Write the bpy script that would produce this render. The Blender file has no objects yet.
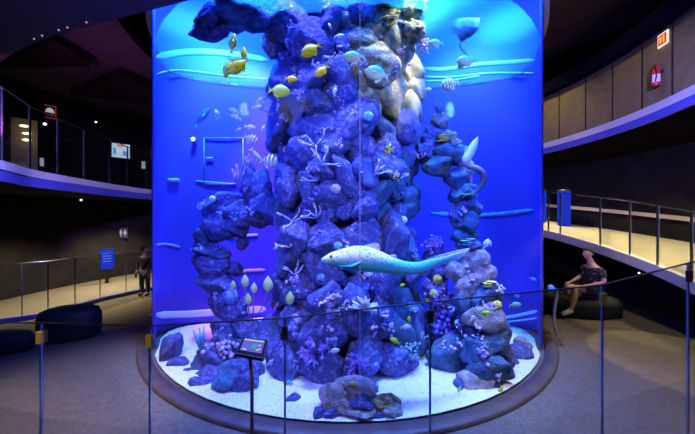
import bpy, bmesh, math, random
from mathutils import Vector, Matrix, noise, Quaternion
from mathutils.bvhtree import BVHTree
random.seed(11)
PI = math.pi
scn = bpy.context.scene
COL = scn.collection
F, CX, CY, EYE = 275.0, 347.5, 217.0, 2.0      # focal length in pixels, principal point, eye height
TY, TR, BR = 6.23, 3.63, 3.80                  # tank centre distance, acrylic radius, base radius
SAND = 0.035

def at(px, py, d):
    return Vector(((px - CX) / F * d, d, EYE + (CY - py) / F * d))
def pol(phi, r, z=0.0):                        # degrees round the tank; 0 faces the camera, + to the right
    a = math.radians(phi)
    return Vector((r * math.sin(a), TY - r * math.cos(a), z))

# ------------------------------------------------------------------ materials
def nt(name):
    m = bpy.data.materials.new(name); m.use_nodes = True
    t = m.node_tree; t.nodes.clear()
    o = t.nodes.new('ShaderNodeOutputMaterial')
    return m, t, o
def N(t, typ, **kw):
    n = t.nodes.new(typ)
    for k, v in kw.items():
        if k in n.inputs: n.inputs[k].default_value = v
        else: setattr(n, k, v)
    return n
def c4(c): return (c[0], c[1], c[2], 1)
def mat(name, col, rough=.6, col2=None, scale=8, bump=0, metal=0, spec=.5, coords='Object', lo=.42, hi=.62, bscale=None):
    m, t, o = nt(name)
    p = N(t, 'ShaderNodeBsdfPrincipled', Roughness=rough, Metallic=metal)
    p.inputs['Specular IOR Level'].default_value = spec
    p.inputs['Base Color'].default_value = c4(col)
    tc = N(t, 'ShaderNodeTexCoord')
    if col2:
        nz = N(t, 'ShaderNodeTexNoise', Scale=scale, Detail=6.0)
        t.links.new(tc.outputs[coords], nz.inputs['Vector'])
        cr = N(t, 'ShaderNodeValToRGB')
        cr.color_ramp.elements[0].position = lo; cr.color_ramp.elements[0].color = c4(col)
        cr.color_ramp.elements[1].position = hi; cr.color_ramp.elements[1].color = c4(col2)
        t.links.new(nz.outputs['Fac'], cr.inputs[0]); t.links.new(cr.outputs[0], p.inputs['Base Color'])
    if bump:
        n2 = N(t, 'ShaderNodeTexNoise', Scale=bscale or scale * 3, Detail=8.0)
        t.links.new(tc.outputs[coords], n2.inputs['Vector'])
        b = N(t, 'ShaderNodeBump', Strength=bump, Distance=.03)
        t.links.new(n2.outputs['Fac'], b.inputs['Height']); t.links.new(b.outputs[0], p.inputs['Normal'])
    t.links.new(p.outputs[0], o.inputs[0])
    return m
def emit(name, col, s):
    m, t, o = nt(name)
    e = N(t, 'ShaderNodeEmission', Color=c4(col), Strength=s)
    t.links.new(e.outputs[0], o.inputs[0]); return m
def clear(name, tint=(1, 1, 1), refl=.5, rough=.02, base=0.0):
    m, t, o = nt(name)
    tr = N(t, 'ShaderNodeBsdfTransparent', Color=c4(tint))
    g = N(t, 'ShaderNodeBsdfGlossy', Color=(1, 1, 1, 1), Roughness=rough)
    lw = N(t, 'ShaderNodeLayerWeight', Blend=.25)
    mu = N(t, 'ShaderNodeMath', operation='MULTIPLY_ADD'); mu.inputs[1].default_value = refl; mu.inputs[2].default_value = base
    mx = N(t, 'ShaderNodeMixShader')
    t.links.new(lw.outputs['Fresnel'], mu.inputs[0]); t.links.new(mu.outputs[0], mx.inputs[0])
    t.links.new(tr.outputs[0], mx.inputs[1]); t.links.new(g.outputs[0], mx.inputs[2]); t.links.new(mx.outputs[0], o.inputs[0])
    return m
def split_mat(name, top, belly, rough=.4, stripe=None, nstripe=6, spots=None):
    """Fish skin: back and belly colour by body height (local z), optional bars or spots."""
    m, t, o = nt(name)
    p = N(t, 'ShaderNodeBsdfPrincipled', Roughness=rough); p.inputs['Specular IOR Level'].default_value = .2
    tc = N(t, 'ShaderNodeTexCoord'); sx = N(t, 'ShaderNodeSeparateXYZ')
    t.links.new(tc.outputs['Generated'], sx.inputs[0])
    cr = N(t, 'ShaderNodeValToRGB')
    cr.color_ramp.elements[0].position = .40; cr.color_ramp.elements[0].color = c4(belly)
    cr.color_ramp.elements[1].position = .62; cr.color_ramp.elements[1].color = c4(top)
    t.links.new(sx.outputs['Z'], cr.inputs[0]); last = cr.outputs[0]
    if stripe:
        w = N(t, 'ShaderNodeMath', operation='MULTIPLY'); w.inputs[1].default_value = nstripe * 2 * PI
        s = N(t, 'ShaderNodeMath', operation='SINE'); g = N(t, 'ShaderNodeMath', operation='GREATER_THAN'); g.inputs[1].default_value = .25
        t.links.new(sx.outputs['X'], w.inputs[0]); t.links.new(w.outputs[0], s.inputs[0]); t.links.new(s.outputs[0], g.inputs[0])
        mx = N(t, 'ShaderNodeMix', data_type='RGBA'); mx.inputs[7].default_value = c4(stripe)
        t.links.new(g.outputs[0], mx.inputs[0]); t.links.new(last, mx.inputs[6]); last = mx.outputs[2]
    if spots:
        v = N(t, 'ShaderNodeTexVoronoi', Scale=spots[1]); t.links.new(tc.outputs['Object'], v.inputs['Vector'])
        g = N(t, 'ShaderNodeMath', operation='LESS_THAN'); g.inputs[1].default_value = spots[2]
        t.links.new(v.outputs['Distance'], g.inputs[0])
        mx = N(t, 'ShaderNodeMix', data_type='RGBA'); mx.inputs[7].default_value = c4(spots[0])
        t.links.new(g.outputs[0], mx.inputs[0]); t.links.new(last, mx.inputs[6]); last = mx.outputs[2]
    t.links.new(last, p.inputs['Base Color']); t.links.new(p.outputs[0], o.inputs[0])
    return m

M = dict(
    rock=mat('reef_rock_mat', (.075, .090, .24), .9, (.30, .27, .58), 8, 1, lo=.50, hi=.72, bscale=18, coords='Generated'),
    rock_dark=mat('dark_rock_mat', (.045, .062, .18), .9, (.13, .13, .30), 4, .9, bscale=14, coords='Generated'),
    rock_pale=mat('crusted_rock_mat', (.30, .26, .34), .9, (.85, .75, .85), 6, 1, lo=.42, hi=.58, bscale=24, coords='Generated'),
    rock_olive=mat('olive_rock_mat', (.17, .16, .07), .9, (.60, .54, .22), 4, 1, lo=.44, hi=.64, bscale=18, coords='Generated'),
    rock_tan=mat('tan_rock_mat', (.26, .23, .21), .9, (.56, .50, .46), 4, 1, lo=.40, hi=.66, bscale=22, coords='Generated'),
    sand=mat('white_sand_mat', (.86, .88, .90), .95, (.55, .56, .60), 26, .6, lo=.55, hi=.72, bscale=60),
    backdrop=mat('blue_backdrop_mat', (.085, .062, .62), .7, (.10, .078, .70), .8, 0, lo=.35, hi=.7),
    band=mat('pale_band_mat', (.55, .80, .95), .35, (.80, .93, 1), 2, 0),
    acrylic=clear('acrylic_mat', (.97, .985, 1), .15),
    glass=clear('railing_glass_mat', (.93, .95, .96), .35, base=.008),
    chrome=mat('brushed_steel_mat', (.55, .57, .62), .28, metal=1),
    brass=mat('brass_clamp_mat', (.80, .55, .08), .45, metal=.25),
    darkchrome=mat('dark_steel_mat', (.16, .17, .22), .3, metal=1),
    postmetal=mat('blue_steel_mat', (.42, .46, .62), .3, metal=1),  # tank's blue reflection put into the metal colour
    casing=mat('dark_brown_casing_mat', (.045, .022, .020), .5, spec=.2),
    bezel=mat('black_bezel_mat', (.008, .008, .012), .6, spec=.05),
    postwood=mat('brown_post_mat', (.24, .14, .10), .5),
    navyceil=mat('navy_ceiling_mat', (.005, .004, .010), .9, spec=0),
    seam=mat('pale_seam_mat', (.55, .50, .80), .5),
    black=mat('black_metal_mat', (.015, .015, .018), .4),
    darkwall=mat('charcoal_wall_mat', (.013, .012, .012), .9, (.018, .016, .016), 3, .2, spec=.1),
    ceil=mat('dark_ceiling_mat', (.050, .035, .060), .8, (.060, .040, .068), 2, 0),
    panel=mat('beige_panel_mat', (.20, .15, .065), .8, (.24, .18, .08), 5, .15),
    bluefascia=mat('blue_fascia_mat', (.10, .10, .55), .5, (.12, .12, .6), 1.2, 0),
    slab=mat('ramp_slab_mat', (.62, .60, .66), .5, (.68, .66, .72), 1.2, 0),
    rampfloor=mat('ramp_floor_mat', (.56, .49, .33), .6, (.62, .54, .37), 4, .1),
    carpet=mat('carpet_mat', (.135, .112, .088), .95, (.21, .175, .138), 30, .6, bscale=180, lo=.35, hi=.7),
    basewood=mat('base_ring_mat', (.085, .056, .044), .5, (.12, .08, .06), 6, .1),
    bench=mat('black_bench_mat', (.010, .010, .012), .7, (.016, .016, .018), 8, .2),
    purple=mat('purple_coral_mat', (.26, .15, .60), .8, (.48, .34, .82), 14, .5),
    pink=mat('pink_coral_mat', (.58, .44, .66), .8, (.76, .62, .82), 12, .4),
    whitec=mat('white_coral_mat', (.72, .80, .86), .8, (.92, .95, .97), 12, .4),
    lilac=mat('lilac_sponge_mat', (.24, .25, .66), .8, (.46, .44, .86), 16, .6),
    bluec=mat('blue_coral_mat', (.12, .35, .70), .8, (.25, .55, .86), 10, .5),
    greenc=mat('green_coral_mat', (.16, .42, .34), .8, (.30, .62, .48), 10, .5),
    yellowc=mat('yellow_sponge_mat', (.85, .68, .06), .8, (.95, .84, .18), 14, .5),
    violet=mat('violet_crust_mat', (.10, .08, .30), .9, (.34, .24, .72), 9, 1, bscale=24, coords='Generated', lo=.40, hi=.65),
    tealr=mat('teal_rock_mat', (.035, .09, .16), .9, (.09, .18, .26), 4, .9, bscale=16, coords='Generated'),
    twig=mat('pale_twig_mat', (.78, .74, .90), .8),
    pen=mat('pale_leaf_mat', (.66, .82, .26), .7, (.42, .62, .18), 9, .2, lo=.45, hi=.6),
    stalk=mat('dark_stalk_mat', (.12, .14, .22), .8),
    skin=mat('skin_mat', (.55, .34, .26), .55),
    hair=mat('dark_hair_mat', (.02, .015, .012), .7),
    shirt=mat('dark_print_shirt_mat', (.02, .02, .025), .85, (.35, .34, .34), 22, 0, lo=.60, hi=.63),
    navy=mat('dark_cloth_mat', (.018, .018, .024), .9),
    jeans=mat('blue_jeans_mat', (.05, .08, .22), .9, (.08, .12, .28), 20, 0),
    shoe=mat('white_shoe_mat', (.75, .75, .75), .6),
    eye=mat('fish_eye_mat', (.01, .01, .012), .15),
    red=mat('red_paint_mat', (.75, .03, .02), .35),
    white=mat('white_paint_mat', (.85, .85, .85), .5),
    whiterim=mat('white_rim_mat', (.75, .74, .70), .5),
    amber=mat('amber_paint_mat', (.9, .5, .08), .5),
    signred=emit('lit_sign_red_mat', (.9, .05, .02), .9),
    signwhite=emit('lit_sign_white_mat', (1, .93, .8), 1.0),
    signyellow=emit('lit_sign_amber_mat', (1, .62, .12), .9),
    dimwhite=emit('dim_sign_white_mat', (.75, .80, 1), .45),
    dimred=emit('dim_sign_red_mat', (.55, .05, .06), .40),
    tv=emit('television_picture_mat', (.60, .85, 1), .9),
    tvred=emit('television_red_mat', (.9, .25, .22), .8),
    tvblue=emit('television_blue_mat', (.15, .42, .85), .8),
    ledwhite=emit('led_white_mat', (1, .95, .85), 6),
    ledwarm=emit('led_warm_mat', (1, .80, .5), 5),
    scr=emit('kiosk_screen_mat', (.20, .18, .95), .8),
    scrlight=emit('kiosk_light_mat', (.62, .72, .95), .9),
    scrteal=emit('kiosk_teal_mat', (.06, .55, .55), .8),
    bluelit=emit('blue_lit_panel_mat', (.02, .05, .75), .75),
    bluelit2=emit('blue_lit_line_mat', (.15, .25, .95), .8),
)

def backdrop_water():
    m, t, o = nt('water_surface_mat')
    tr = N(t, 'ShaderNodeBsdfTransparent', Color=(.86, .96, 1, 1))
    tl = N(t, 'ShaderNodeBsdfTranslucent', Color=(.03, .40, .70, 1))
    g = N(t, 'ShaderNodeBsdfGlossy', Color=(.5, .8, 1, 1), Roughness=.25)
    tc = N(t, 'ShaderNodeTexCoord'); mp = N(t, 'ShaderNodeMapping'); mp.inputs['Scale'].default_value = (.7, 5, 1)
    nz = N(t, 'ShaderNodeTexNoise', Scale=1.4, Detail=4.0, Distortion=.6)
    t.links.new(tc.outputs['Object'], mp.inputs[0]); t.links.new(mp.outputs[0], nz.inputs['Vector'])
    b = N(t, 'ShaderNodeBump', Strength=.8, Distance=.12); t.links.new(nz.outputs['Fac'], b.inputs['Height'])
    t.links.new(b.outputs[0], g.inputs['Normal']); t.links.new(b.outputs[0], tl.inputs['Normal'])
    m1 = N(t, 'ShaderNodeMixShader', Fac=.30); m1.inputs[0].default_value = .30; m2 = N(t, 'ShaderNodeMixShader', Fac=.28)
    t.links.new(tl.outputs[0], m1.inputs[1]); t.links.new(g.outputs[0], m1.inputs[2])
    t.links.new(m1.outputs[0], m2.inputs[2]); t.links.new(tr.outputs[0], m2.inputs[1]); m2.inputs[0].default_value = .30
    t.links.new(m2.outputs[0], o.inputs[0]); return m
M['water'] = backdrop_water()

# ------------------------------------------------------------------ object helpers
def link(name, me, parent=None, loc=None):
    o = bpy.data.objects.new(name, me); COL.objects.link(o)
    if parent: o.parent = parent
    if loc is not None: o.location = loc
    return o
def tag(o, label=None, cat=None, group=None, kind=None):
    if label: o['label'] = label
    if cat: o['category'] = cat
    if group: o['group'] = group
    if kind: o['kind'] = kind
    return o
def thing(name, label, cat, loc=(0, 0, 0), group=None, rotz=0):
    o = bpy.data.objects.new(name, None); COL.objects.link(o); o.location = loc; o.rotation_euler = (0, 0, rotz)
    o.empty_display_size = .1
    return tag(o, label, cat, group)
class MB:
    """Collects shapes into one mesh."""
    def __init__(s): s.v, s.f, s.sm = [], [], []
    def add(s, vs, fs, smooth=True):
        b = len(s.v); s.v += [Vector(v) for v in vs]; s.f += [tuple(b + i for i in f) for f in fs]; s.sm += [smooth] * len(fs); return s
    def box(s, c, size, rot=None):
        c = Vector(c); h = Vector(size) / 2
        vs = [Vector((x * h.x, y * h.y, z * h.z)) for x in (-1, 1) for y in (-1, 1) for z in (-1, 1)]
        if rot is not None: vs = [rot @ v for v in vs]
        return s.add([c + v for v in vs], [(0, 1, 3, 2), (4, 6, 7, 5), (0, 4, 5, 1), (2, 3, 7, 6), (0, 2, 6, 4), (1, 5, 7, 3)], False)
    def tube(s, pts, radii, n=8, cap=True, flat=None):
        """Loft of rings along pts; radii are numbers or (side, up) pairs; flat = the up direction."""
        pts = [Vector(p) for p in pts]; k = len(pts); rings = []
        u = None
        for i, p in enumerate(pts):
            tdir = (pts[min(i + 1, k - 1)] - pts[max(i - 1, 0)]).normalized()
            if flat is not None: up = Vector(flat)
            elif u is None: up = Vector((0, 0, 1)) if abs(tdir.z) < .9 else Vector((1, 0, 0))
            else: up = u
            side = tdir.cross(up)
            if side.length < 1e-5: side = tdir.cross(Vector((.3, .9, .2)))
            side.normalize(); u = side.cross(tdir).normalized()
            r = radii[i] if isinstance(radii, (list, tuple)) else radii
            ra, rb = r if isinstance(r, (list, tuple)) else (r, r)
            rings.append([p + side * (math.cos(2 * PI * j / n) * ra) + u * (math.sin(2 * PI * j / n) * rb) for j in range(n)])
        vs = [v for r in rings for v in r]; fs = []
        for i in range(k - 1):
            for j in range(n):
                a, b = i * n + j, i * n + (j + 1) % n
                fs.append((a, b, b + n, a + n))
        if cap: fs.append(tuple(range(n - 1, -1, -1))); fs.append(tuple((k - 1) * n + j for j in range(n)))
        return s.add(vs, fs)
    def ball(s, c, r, n=10, m=7):
        c = Vector(c); r = Vector((r, r, r)) if not isinstance(r, (tuple, list, Vector)) else Vector(r)
        vs = [c + Vector((0, 0, r.z))]; fs = []
        for i in range(1, m):
            a = PI * i / m
            for j in range(n):
                b = 2 * PI * j / n
                vs.append(c + Vector((r.x * math.sin(a) * math.cos(b), r.y * math.sin(a) * math.sin(b), r.z * math.cos(a))))
        vs.append(c - Vector((0, 0, r.z)))
        for j in range(n): fs.append((0, 1 + j, 1 + (j + 1) % n))
        for i in range(m - 2):
            for j in range(n):
                a = 1 + i * n + j; b = 1 + i * n + (j + 1) % n; fs.append((a, a + n, b + n, b))
        e = len(vs) - 1
        for j in range(n): fs.append((e, 1 + (m - 2) * n + (j + 1) % n, 1 + (m - 2) * n + j))
        return s.add(vs, fs)
    def prism(s, outline, axis, thick, smooth=False):
        """Outline (list of Vector) thickened along axis by +-thick/2."""
        ax = Vector(axis).normalized() * thick / 2; k = len(outline)
        vs = [Vector(p) + ax for p in outline] + [Vector(p) - ax for p in outline]
        fs = [tuple(range(k)), tuple(range(2 * k - 1, k - 1, -1))] + [(i, k + i, k + (i + 1) % k, (i + 1) % k) for i in range(k)]
        return s.add(vs, fs, smooth)
    def lathe(s, prof, n=48, c=(0, 0, 0), a0=0, a1=360):
        c = Vector(c); full = abs(a1 - a0 - 360) < .01; k = len(prof); cnt = n if full else n + 1
        vs = []
        for j in range(cnt):
            a = math.radians(a0 + (a1 - a0) * j / n)
            for r, z in prof: vs.append(c + Vector((r * math.sin(a), -r * math.cos(a), z)))
        fs = []
        for j in range(n):
            b = (j + 1) % cnt
            for i in range(k - 1): fs.append((j * k + i, b * k + i, b * k + i + 1, j * k + i + 1))
        return s.add(vs, fs)
    def mesh(s, name, m, origin=None):
        me = bpy.data.meshes.new(name); o = Vector(origin) if origin is not None else Vector((0, 0, 0))
        me.from_pydata([v - o for v in s.v], [], s.f)
        for p, q in zip(me.polygons, s.sm): p.use_smooth = q
        bm = bmesh.new(); bm.from_mesh(me); bmesh.ops.recalc_face_normals(bm, faces=bm.faces); bm.to_mesh(me); bm.free()
        me.materials.append(m); return me
    def part(s, name, m, parent):           # shapes given in world space, parent unrotated
        L = Vector(parent.location) if parent and parent.parent is None else (Vector(parent.location) + Vector(parent.parent.location) if parent else Vector((0, 0, 0)))
        return link(name, s.mesh(name, m, L), parent)
    def local(s, name, m, parent): return link(name, s.mesh(name, m), parent)
    def solo(s, name, m, origin=None):
        if origin is None:
            lo = [min(v[i] for v in s.v) for i in range(3)]; hi = [max(v[i] for v in s.v) for i in range(3)]
            origin = Vector(((lo[0] + hi[0]) / 2, (lo[1] + hi[1]) / 2, lo[2]))
        return link(name, s.mesh(name, m, origin), None, origin)
def struct(name, mb, m): return tag(mb.solo(name, m), kind='structure')

def spline(pts, n):
    """Catmull-Rom through tuples of any length."""
    pts = [tuple(p) for p in pts]; out = []; k = len(pts)
    for i in range(n):
        t = i / (n - 1) * (k - 1); a = min(int(t), k - 2); u = t - a
        p0, p1, p2, p3 = pts[max(a - 1, 0)], pts[a], pts[a + 1], pts[min(a + 2, k - 1)]
        out.append(tuple(.5 * (2 * q1 + (q2 - q0) * u + (2 * q0 - 5 * q1 + 4 * q2 - q3) * u * u + (-q0 + 3 * q1 - 3 * q2 + q3) * u ** 3) for q0, q1, q2, q3 in zip(p0, p1, p2, p3)))
    return out

# ------------------------------------------------------------------ the room
def ring_slab(mb, inner, outer, zt, zb):
    """Slab between two polylines; zt/zb give heights per point."""
    k = len(inner); vs = []
    for i in range(k):
        a, b = inner[i], outer[i]
        vs += [Vector((a[0], a[1], zt[i])), Vector((b[0], b[1], zt[i])), Vector((b[0], b[1], zb[i])), Vector((a[0], a[1], zb[i]))]
    fs = []
    for i in range(k - 1):
        for j in range(4):
            a, b = i * 4 + j, i * 4 + (j + 1) % 4
            fs.append((a, b, b + 4, a + 4))
    fs += [(0, 1, 2, 3), tuple((k - 1) * 4 + j for j in (3, 2, 1, 0))]
    return mb.add(vs, fs, False)

RW = 8.3
struct('floor', MB().lathe([(0.0, 0.0), (RW + .2, 0.0), (RW + .2, -.15), (0.0, -.15)], 96, (0, TY, 0)), M['carpet'])
for nm, a0, a1 in (('wall_front', -45, 45), ('wall_right', 45, 135), ('wall_back', 135, 225), ('wall_left', 225, 315)):
    struct(nm, MB().lathe([(RW, 0), (RW, 6.4), (RW + .2, 6.4), (RW + .2, 0), (RW, 0)], 30, (0, TY, 0), a0, a1), M['darkwall'])
struct('ceiling', MB().lathe([(0, 6.4), (RW + .2, 6.4), (RW + .2, 6.6), (0, 6.6)], 72, (0, TY, 0)), M['ceil'])
# platform under the camera (its edge carries the near railing)
struct('floor_platform', MB().box((0, -.05, .2), (7.0, 3.6, .4)), M['carpet'])

# low soffit over the front left, its curved rim dotted with tiny lights
rim = spline([(1.2, 2.1), (-.4, 2.48), (-1.50, 2.86), (-2.19, 3.06), (-3.12, 3.31), (-4.01, 3.59), (-5.15, 4.08), (-6.6, 4.9)], 40)
so = MB(); k = len(rim); zs, ze = 4.3, 4.5
ring_slab(so, [(x, y) for x, y in rim], [(x * 1.02, -1.6) for x, y in rim], [ze] * k, [zs] * k)
struct('ceiling_soffit', so, M['ceil'])
# faceted ceiling baffles on the upper left
for pts in ([(0, 60), (55, 37), (91, 58), (91, 65), (84, 63), (0, 64)], [(70, 92), (120, 71), (165, 90), (165, 106), (105, 96)]):
    vs = [at(px, py, F * 3.32 / (CY - py)) for px, py in pts]
    struct('ceiling_baffle', MB().prism(vs, (0, 0, 1), .16), M['darkwall'])
lp = [225 + 100 * i / 40 for i in range(41)]
struct('ceiling_balcony', ring_slab(MB(), [pol(p, 4.25)[:2] for p in lp], [pol(p, RW)[:2] for p in lp], [5.60] * 41, [5.42] * 41), M['ceil'])

# left balcony (upper level)
lb = spline([(-4.25, .4), (-4.35, 1.7), (-4.62, 2.95), (-5.05, 4.0), (-5.50, 4.8), (-5.68, 5.5), (-5.84, 6.3), (-5.95, 7.2), (-5.97, 8.2), (-5.6, 9.6), (-4.8, 11.0)], 46)
lb_out = [(math.copysign(1, x) * 0 + (x) / math.hypot(x, y - TY) * RW, TY + (y - TY) / math.hypot(x, y - TY) * RW) for x, y in lb]
def off(line, d):
    out = []
    for x, y in line:
        r = math.hypot(x, y - TY); out.append((x / r * (r + d), TY + (y - TY) / r * (r + d)))
    return out
ZL = 2.83; k = len(lb)
struct('floor_balcony', ring_slab(MB(), off(lb, .06), lb_out, [ZL] * k, [ZL - .28] * k), M['darkwall'])
struct('trim_balcony', ring_slab(MB(), lb, off(lb, .06), [ZL + .0] * k, [ZL - .13] * k), M['slab'])
struct('trim_balcony_fascia', ring_slab(MB(), off(lb, .015), off(lb, .06), [ZL - .13] * k, [ZL - .30] * k), M['bluefascia'])

# right upper level with its panelled parapet
phs = [42 + (150 - 42) * i / 40 for i in range(41)]
ZR = 4.1; k = 41
ri = [pol(p, 5.8)[:2] for p in phs]; ro = [pol(p, RW)[:2] for p in phs]
struct('floor_gallery', ring_slab(MB(), off(ri, .06), ro, [ZR] * k, [ZR - .30] * k), M['navyceil'])
struct('trim_gallery', ring_slab(MB(), ri, off(ri, .06), [ZR] * k, [ZR - .15] * k), M['slab'])
struct('trim_gallery_fascia', ring_slab(MB(), off(ri, .02), off(ri, .06), [ZR - .15] * k, [ZR - .30] * k), M['bluefascia'])
seams = [68.6, 73.6, 78.6, 83.6, 88.6, 94, 99.5, 105, 110.5, 116]
struct('wall_parapet', MB().lathe([(5.87, ZR), (5.87, ZR + 1.32), (5.97, ZR + 1.32), (5.97, ZR), (5.87, ZR)], 60, (0, TY, 0), 42, 150), M['panel'])
sm = MB()
for p in (60.5, 65.5, 70.8, 76, 82, 88.5, 95, 102, 108.5):
    c = pol(p, 5.86, ZR + .66); sm.box(c, (.014, .014, 1.3), Matrix.Rotation(math.radians(p), 3, 'Z'))
struct('trim_parapet', sm, M['black'])
kb = MB()
for p in (65.5, 70.8):
    kb.ball(pol(p, 5.85, ZR + 1.12), .022)
struct('trim_parapet_studs', kb, M['black'])
struct('ceiling_gallery', ring_slab(MB(), off(ri, -.15), off(ri, .3), [ZR + 1.62] * k, [ZR + 1.32] * k), M['navyceil'])

# right lower ramp, falling toward the viewer
phr = [52 + (140 - 52) * i / 44 for i in range(45)]
zr = [1.0 + (p - 73) * .0192 for p in phr]
rr = [pol(p, 5.80)[:2] for p in phr]; rro = [pol(p, RW)[:2] for p in phr]; k = 45
struct('floor_ramp', ring_slab(MB(), off(rr, .06), rro, zr, [z - .22 for z in zr]), M['rampfloor'])
struct('trim_ramp', ring_slab(MB(), rr, off(rr, .06), [z + .005 for z in zr], [z - .19 for z in zr]), M['slab'])
lg = MB()
for i in range(len(phr) - 1):
    pass
ring_slab(lg, off(rro, -.10), off(rro, -.02), [z + .62 for z in zr], [z + .52 for z in zr])
struct('trim_wall_ledge', lg, M['rampfloor'])  # pale strip in place of ramp reflections in the railing glass

# ------------------------------------------------------------------ railings
def railing(name, label, stations, h, post_m, width, group=None, rail_r=.012, drop=0.0, clamp=None, wpost=.03, gap=.02, pane_bottom=.05, rail_m=None):
    """stations: (x, y, z_foot). Posts, panes and a top rail."""
    t = thing(name, label, 'railing', stations[0][:2] + (stations[0][2] - drop,), group)
    top = [Vector((x, y, z + h)) for x, y, z in stations]
    MB().tube(top, rail_r, 8).part('top_rail', rail_m or M['chrome'], t)
    for i, (x, y, z) in enumerate(stations):
        j = min(i + 1, len(stations) - 1); q = max(j - 1, 0)
        d = Vector((stations[j][0] - stations[q][0], stations[j][1] - stations[q][1], 0)).normalized()
        rot = Matrix(((d.x, -d.y, 0), (d.y, d.x, 0), (0, 0, 1)))
        po = MB().box((x, y, z - drop + (h + drop) / 2), (wpost, wpost * .8, h + drop - rail_r), rot).part('post', post_m, t)
        if clamp:
            cm = clamp[i]; cz = z + h - clamp[-1]
            MB().box(Vector((x, y, cz)) - Vector((-d.y, d.x, 0)) * wpost * .55, (max(wpost * 2.1, .040), max(wpost * .8, .02), .085), rot).part('clamp', cm, po)
    for a, b in zip(stations, stations[1:]):
        A, B = Vector(a), Vector(b); u = (B - A); L = Vector((u.x, u.y, 0)).normalized()
        A2, B2 = A + L * gap, B - L * gap
        o = [A2 + Vector((0, 0, pane_bottom - drop)), B2 + Vector((0, 0, pane_bottom - drop)), B2 + Vector((0, 0, h - rail_r)), A2 + Vector((0, 0, h - rail_r))]
        MB().prism(o, (-L.y, L.x, 0), .010).part('glass_pane', M['glass'], t)
    return t
def st(px, py_top, d, h):
    p = at(px, py_top, d); return (p.x, p.y, p.z - h)
H1 = 1.1
near = [st(-75, 321, 2.05, H1), st(41, 323, 1.95, H1), st(150, 326, 1.90, H1), st(285, 318, 1.90, H1), st(430, 302, 1.92, H1), st(602, 285, 1.98, H1), st(688, 263, 2.1, H1), st(800, 235, 2.3, H1)]
railing('glass_railing', 'near glass railing with brass clamps in front of the aquarium', near, H1, M['postmetal'], .03, drop=.28, gap=.006,
        clamp=[M['brass'], M['brass'], M['brass'], M['black'], M['black'], M['brass'], M['black'], M['black'], .10], wpost=.013, rail_r=.006, rail_m=M['black'])
bal = [lb[0], lb[5]] + [min(lb[6:36], key=lambda q: abs(CX + q[0] / q[1] * F - px_)) for px_ in (2, 32, 60, 88, 110, 131)] + [lb[36], lb[41]]
bal = [(p[0], p[1], ZL) for p in off(bal, .035)]
railing('balcony_railing', 'glass railing along the blue-lit edge of the upper left balcony', bal, 1.1, M['darkchrome'], .03, wpost=.025, rail_r=.010)
lowl = [st(-30, 268, 5.0, 0), st(22, 264, 5.35, 0), st(48, 262, 5.6, 0), st(75, 257.5, 6.1, 0), st(100, 254, 6.6, 0), st(126, 251.5, 7.1, 0), st(146, 250, 7.5, 0), st(175, 247, 8.2, 0)]
lowl = [(x, y, 0.0) for x, y, z in lowl]
railing('floor_railing', 'glass railing on the carpet under the left balcony', lowl, 1.1, M['chrome'], .03, wpost=.018, rail_r=.008)
cbl = spline([(x, y) for x, y, z in lowl], 30); cbi = off(cbl, -.14)
struct('trim_curb', ring_slab(MB(), cbi, off(cbl, -.03), [.085] * 30, [0.0] * 30), M['bluefascia'])
rst = [pol(p, 5.84)[:2] + (1.0 + (p - 73) * .0192,) for p in (58, 66, 72.2, 78.6, 84.4, 91.2, 101.5, 104.8, 112, 120)]
railing('ramp_railing', 'glass railing along the lower ramp on the right', rst, 1.1, M['chrome'], .03, wpost=.028, rail_r=.010)

# ------------------------------------------------------------------ aquarium tank
tank = thing('aquarium', 'huge cylindrical acrylic aquarium filled with blue water and reef rock', 'aquarium', (0, TY, 0))
MB().lathe([(BR, 0), (BR, .035), (BR - .02, .05), (TR + .01, .05), (TR + .01, 0)], 120, (0, TY, 0)).part('base_ring', M['basewood'], tank)
MB().lathe([(TR, .05), (TR, 5.1)], 120, (0, TY, 0)).part('acrylic_wall', M['acrylic'], tank)
MB().lathe([(TR - .01, 5.06), (TR + .06, 5.06), (TR + .06, 5.16), (TR - .01, 5.16), (TR - .01, 5.06)], 120, (0, TY, 0)).part('rim', M['whiterim'], tank)
sx = at(360, 217, 2.602).x
MB().box((sx, 2.608, 2.60), (.0055, .006, 5.0)).part('panel_seam', M['seam'], tank)
half = [(2.90, 4.12), (2.98, 4.22), (3.10, 4.40), (3.18, 4.60), (3.05, 4.86), (2.60, 5.08), (1.90, 5.28), (1.0, 5.42)]
bpath = spline([(-x, y) for x, y in half] + [(0, 5.46)] + [(x, y) for x, y in reversed(half)], 90)
bd = MB(); vs = []; fs = []
for i, (x, y) in enumerate(bpath):
    for z in (.05, .8, 1.6, 2.4, 3.2, 4.4, 6.2): vs.append((x, y, z))
for i in range(len(bpath) - 1):
    for j in range(6):
        a = i * 7 + j; fs.append((a, a + 7, a + 8, a + 1))
bd.add(vs, fs)
bo = bd.part('back_panel', M['backdrop'], tank)  # added blue backdrop in place of light scattered by the water
sm_ = bo.modifiers.new('thick', 'SOLIDIFY'); sm_.thickness = .04; sm_.offset = 0
def bdepth(px):
    """Distance of the back panel along a pixel column."""
    for (x0, y0), (x1, y1) in zip(bpath, bpath[1:]):
        a, b = CX + x0 / y0 * F, CX + x1 / y1 * F
        if a <= px <= b: return y0 + (y1 - y0) * (px - a) / (b - a)
    return 4.5
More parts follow.
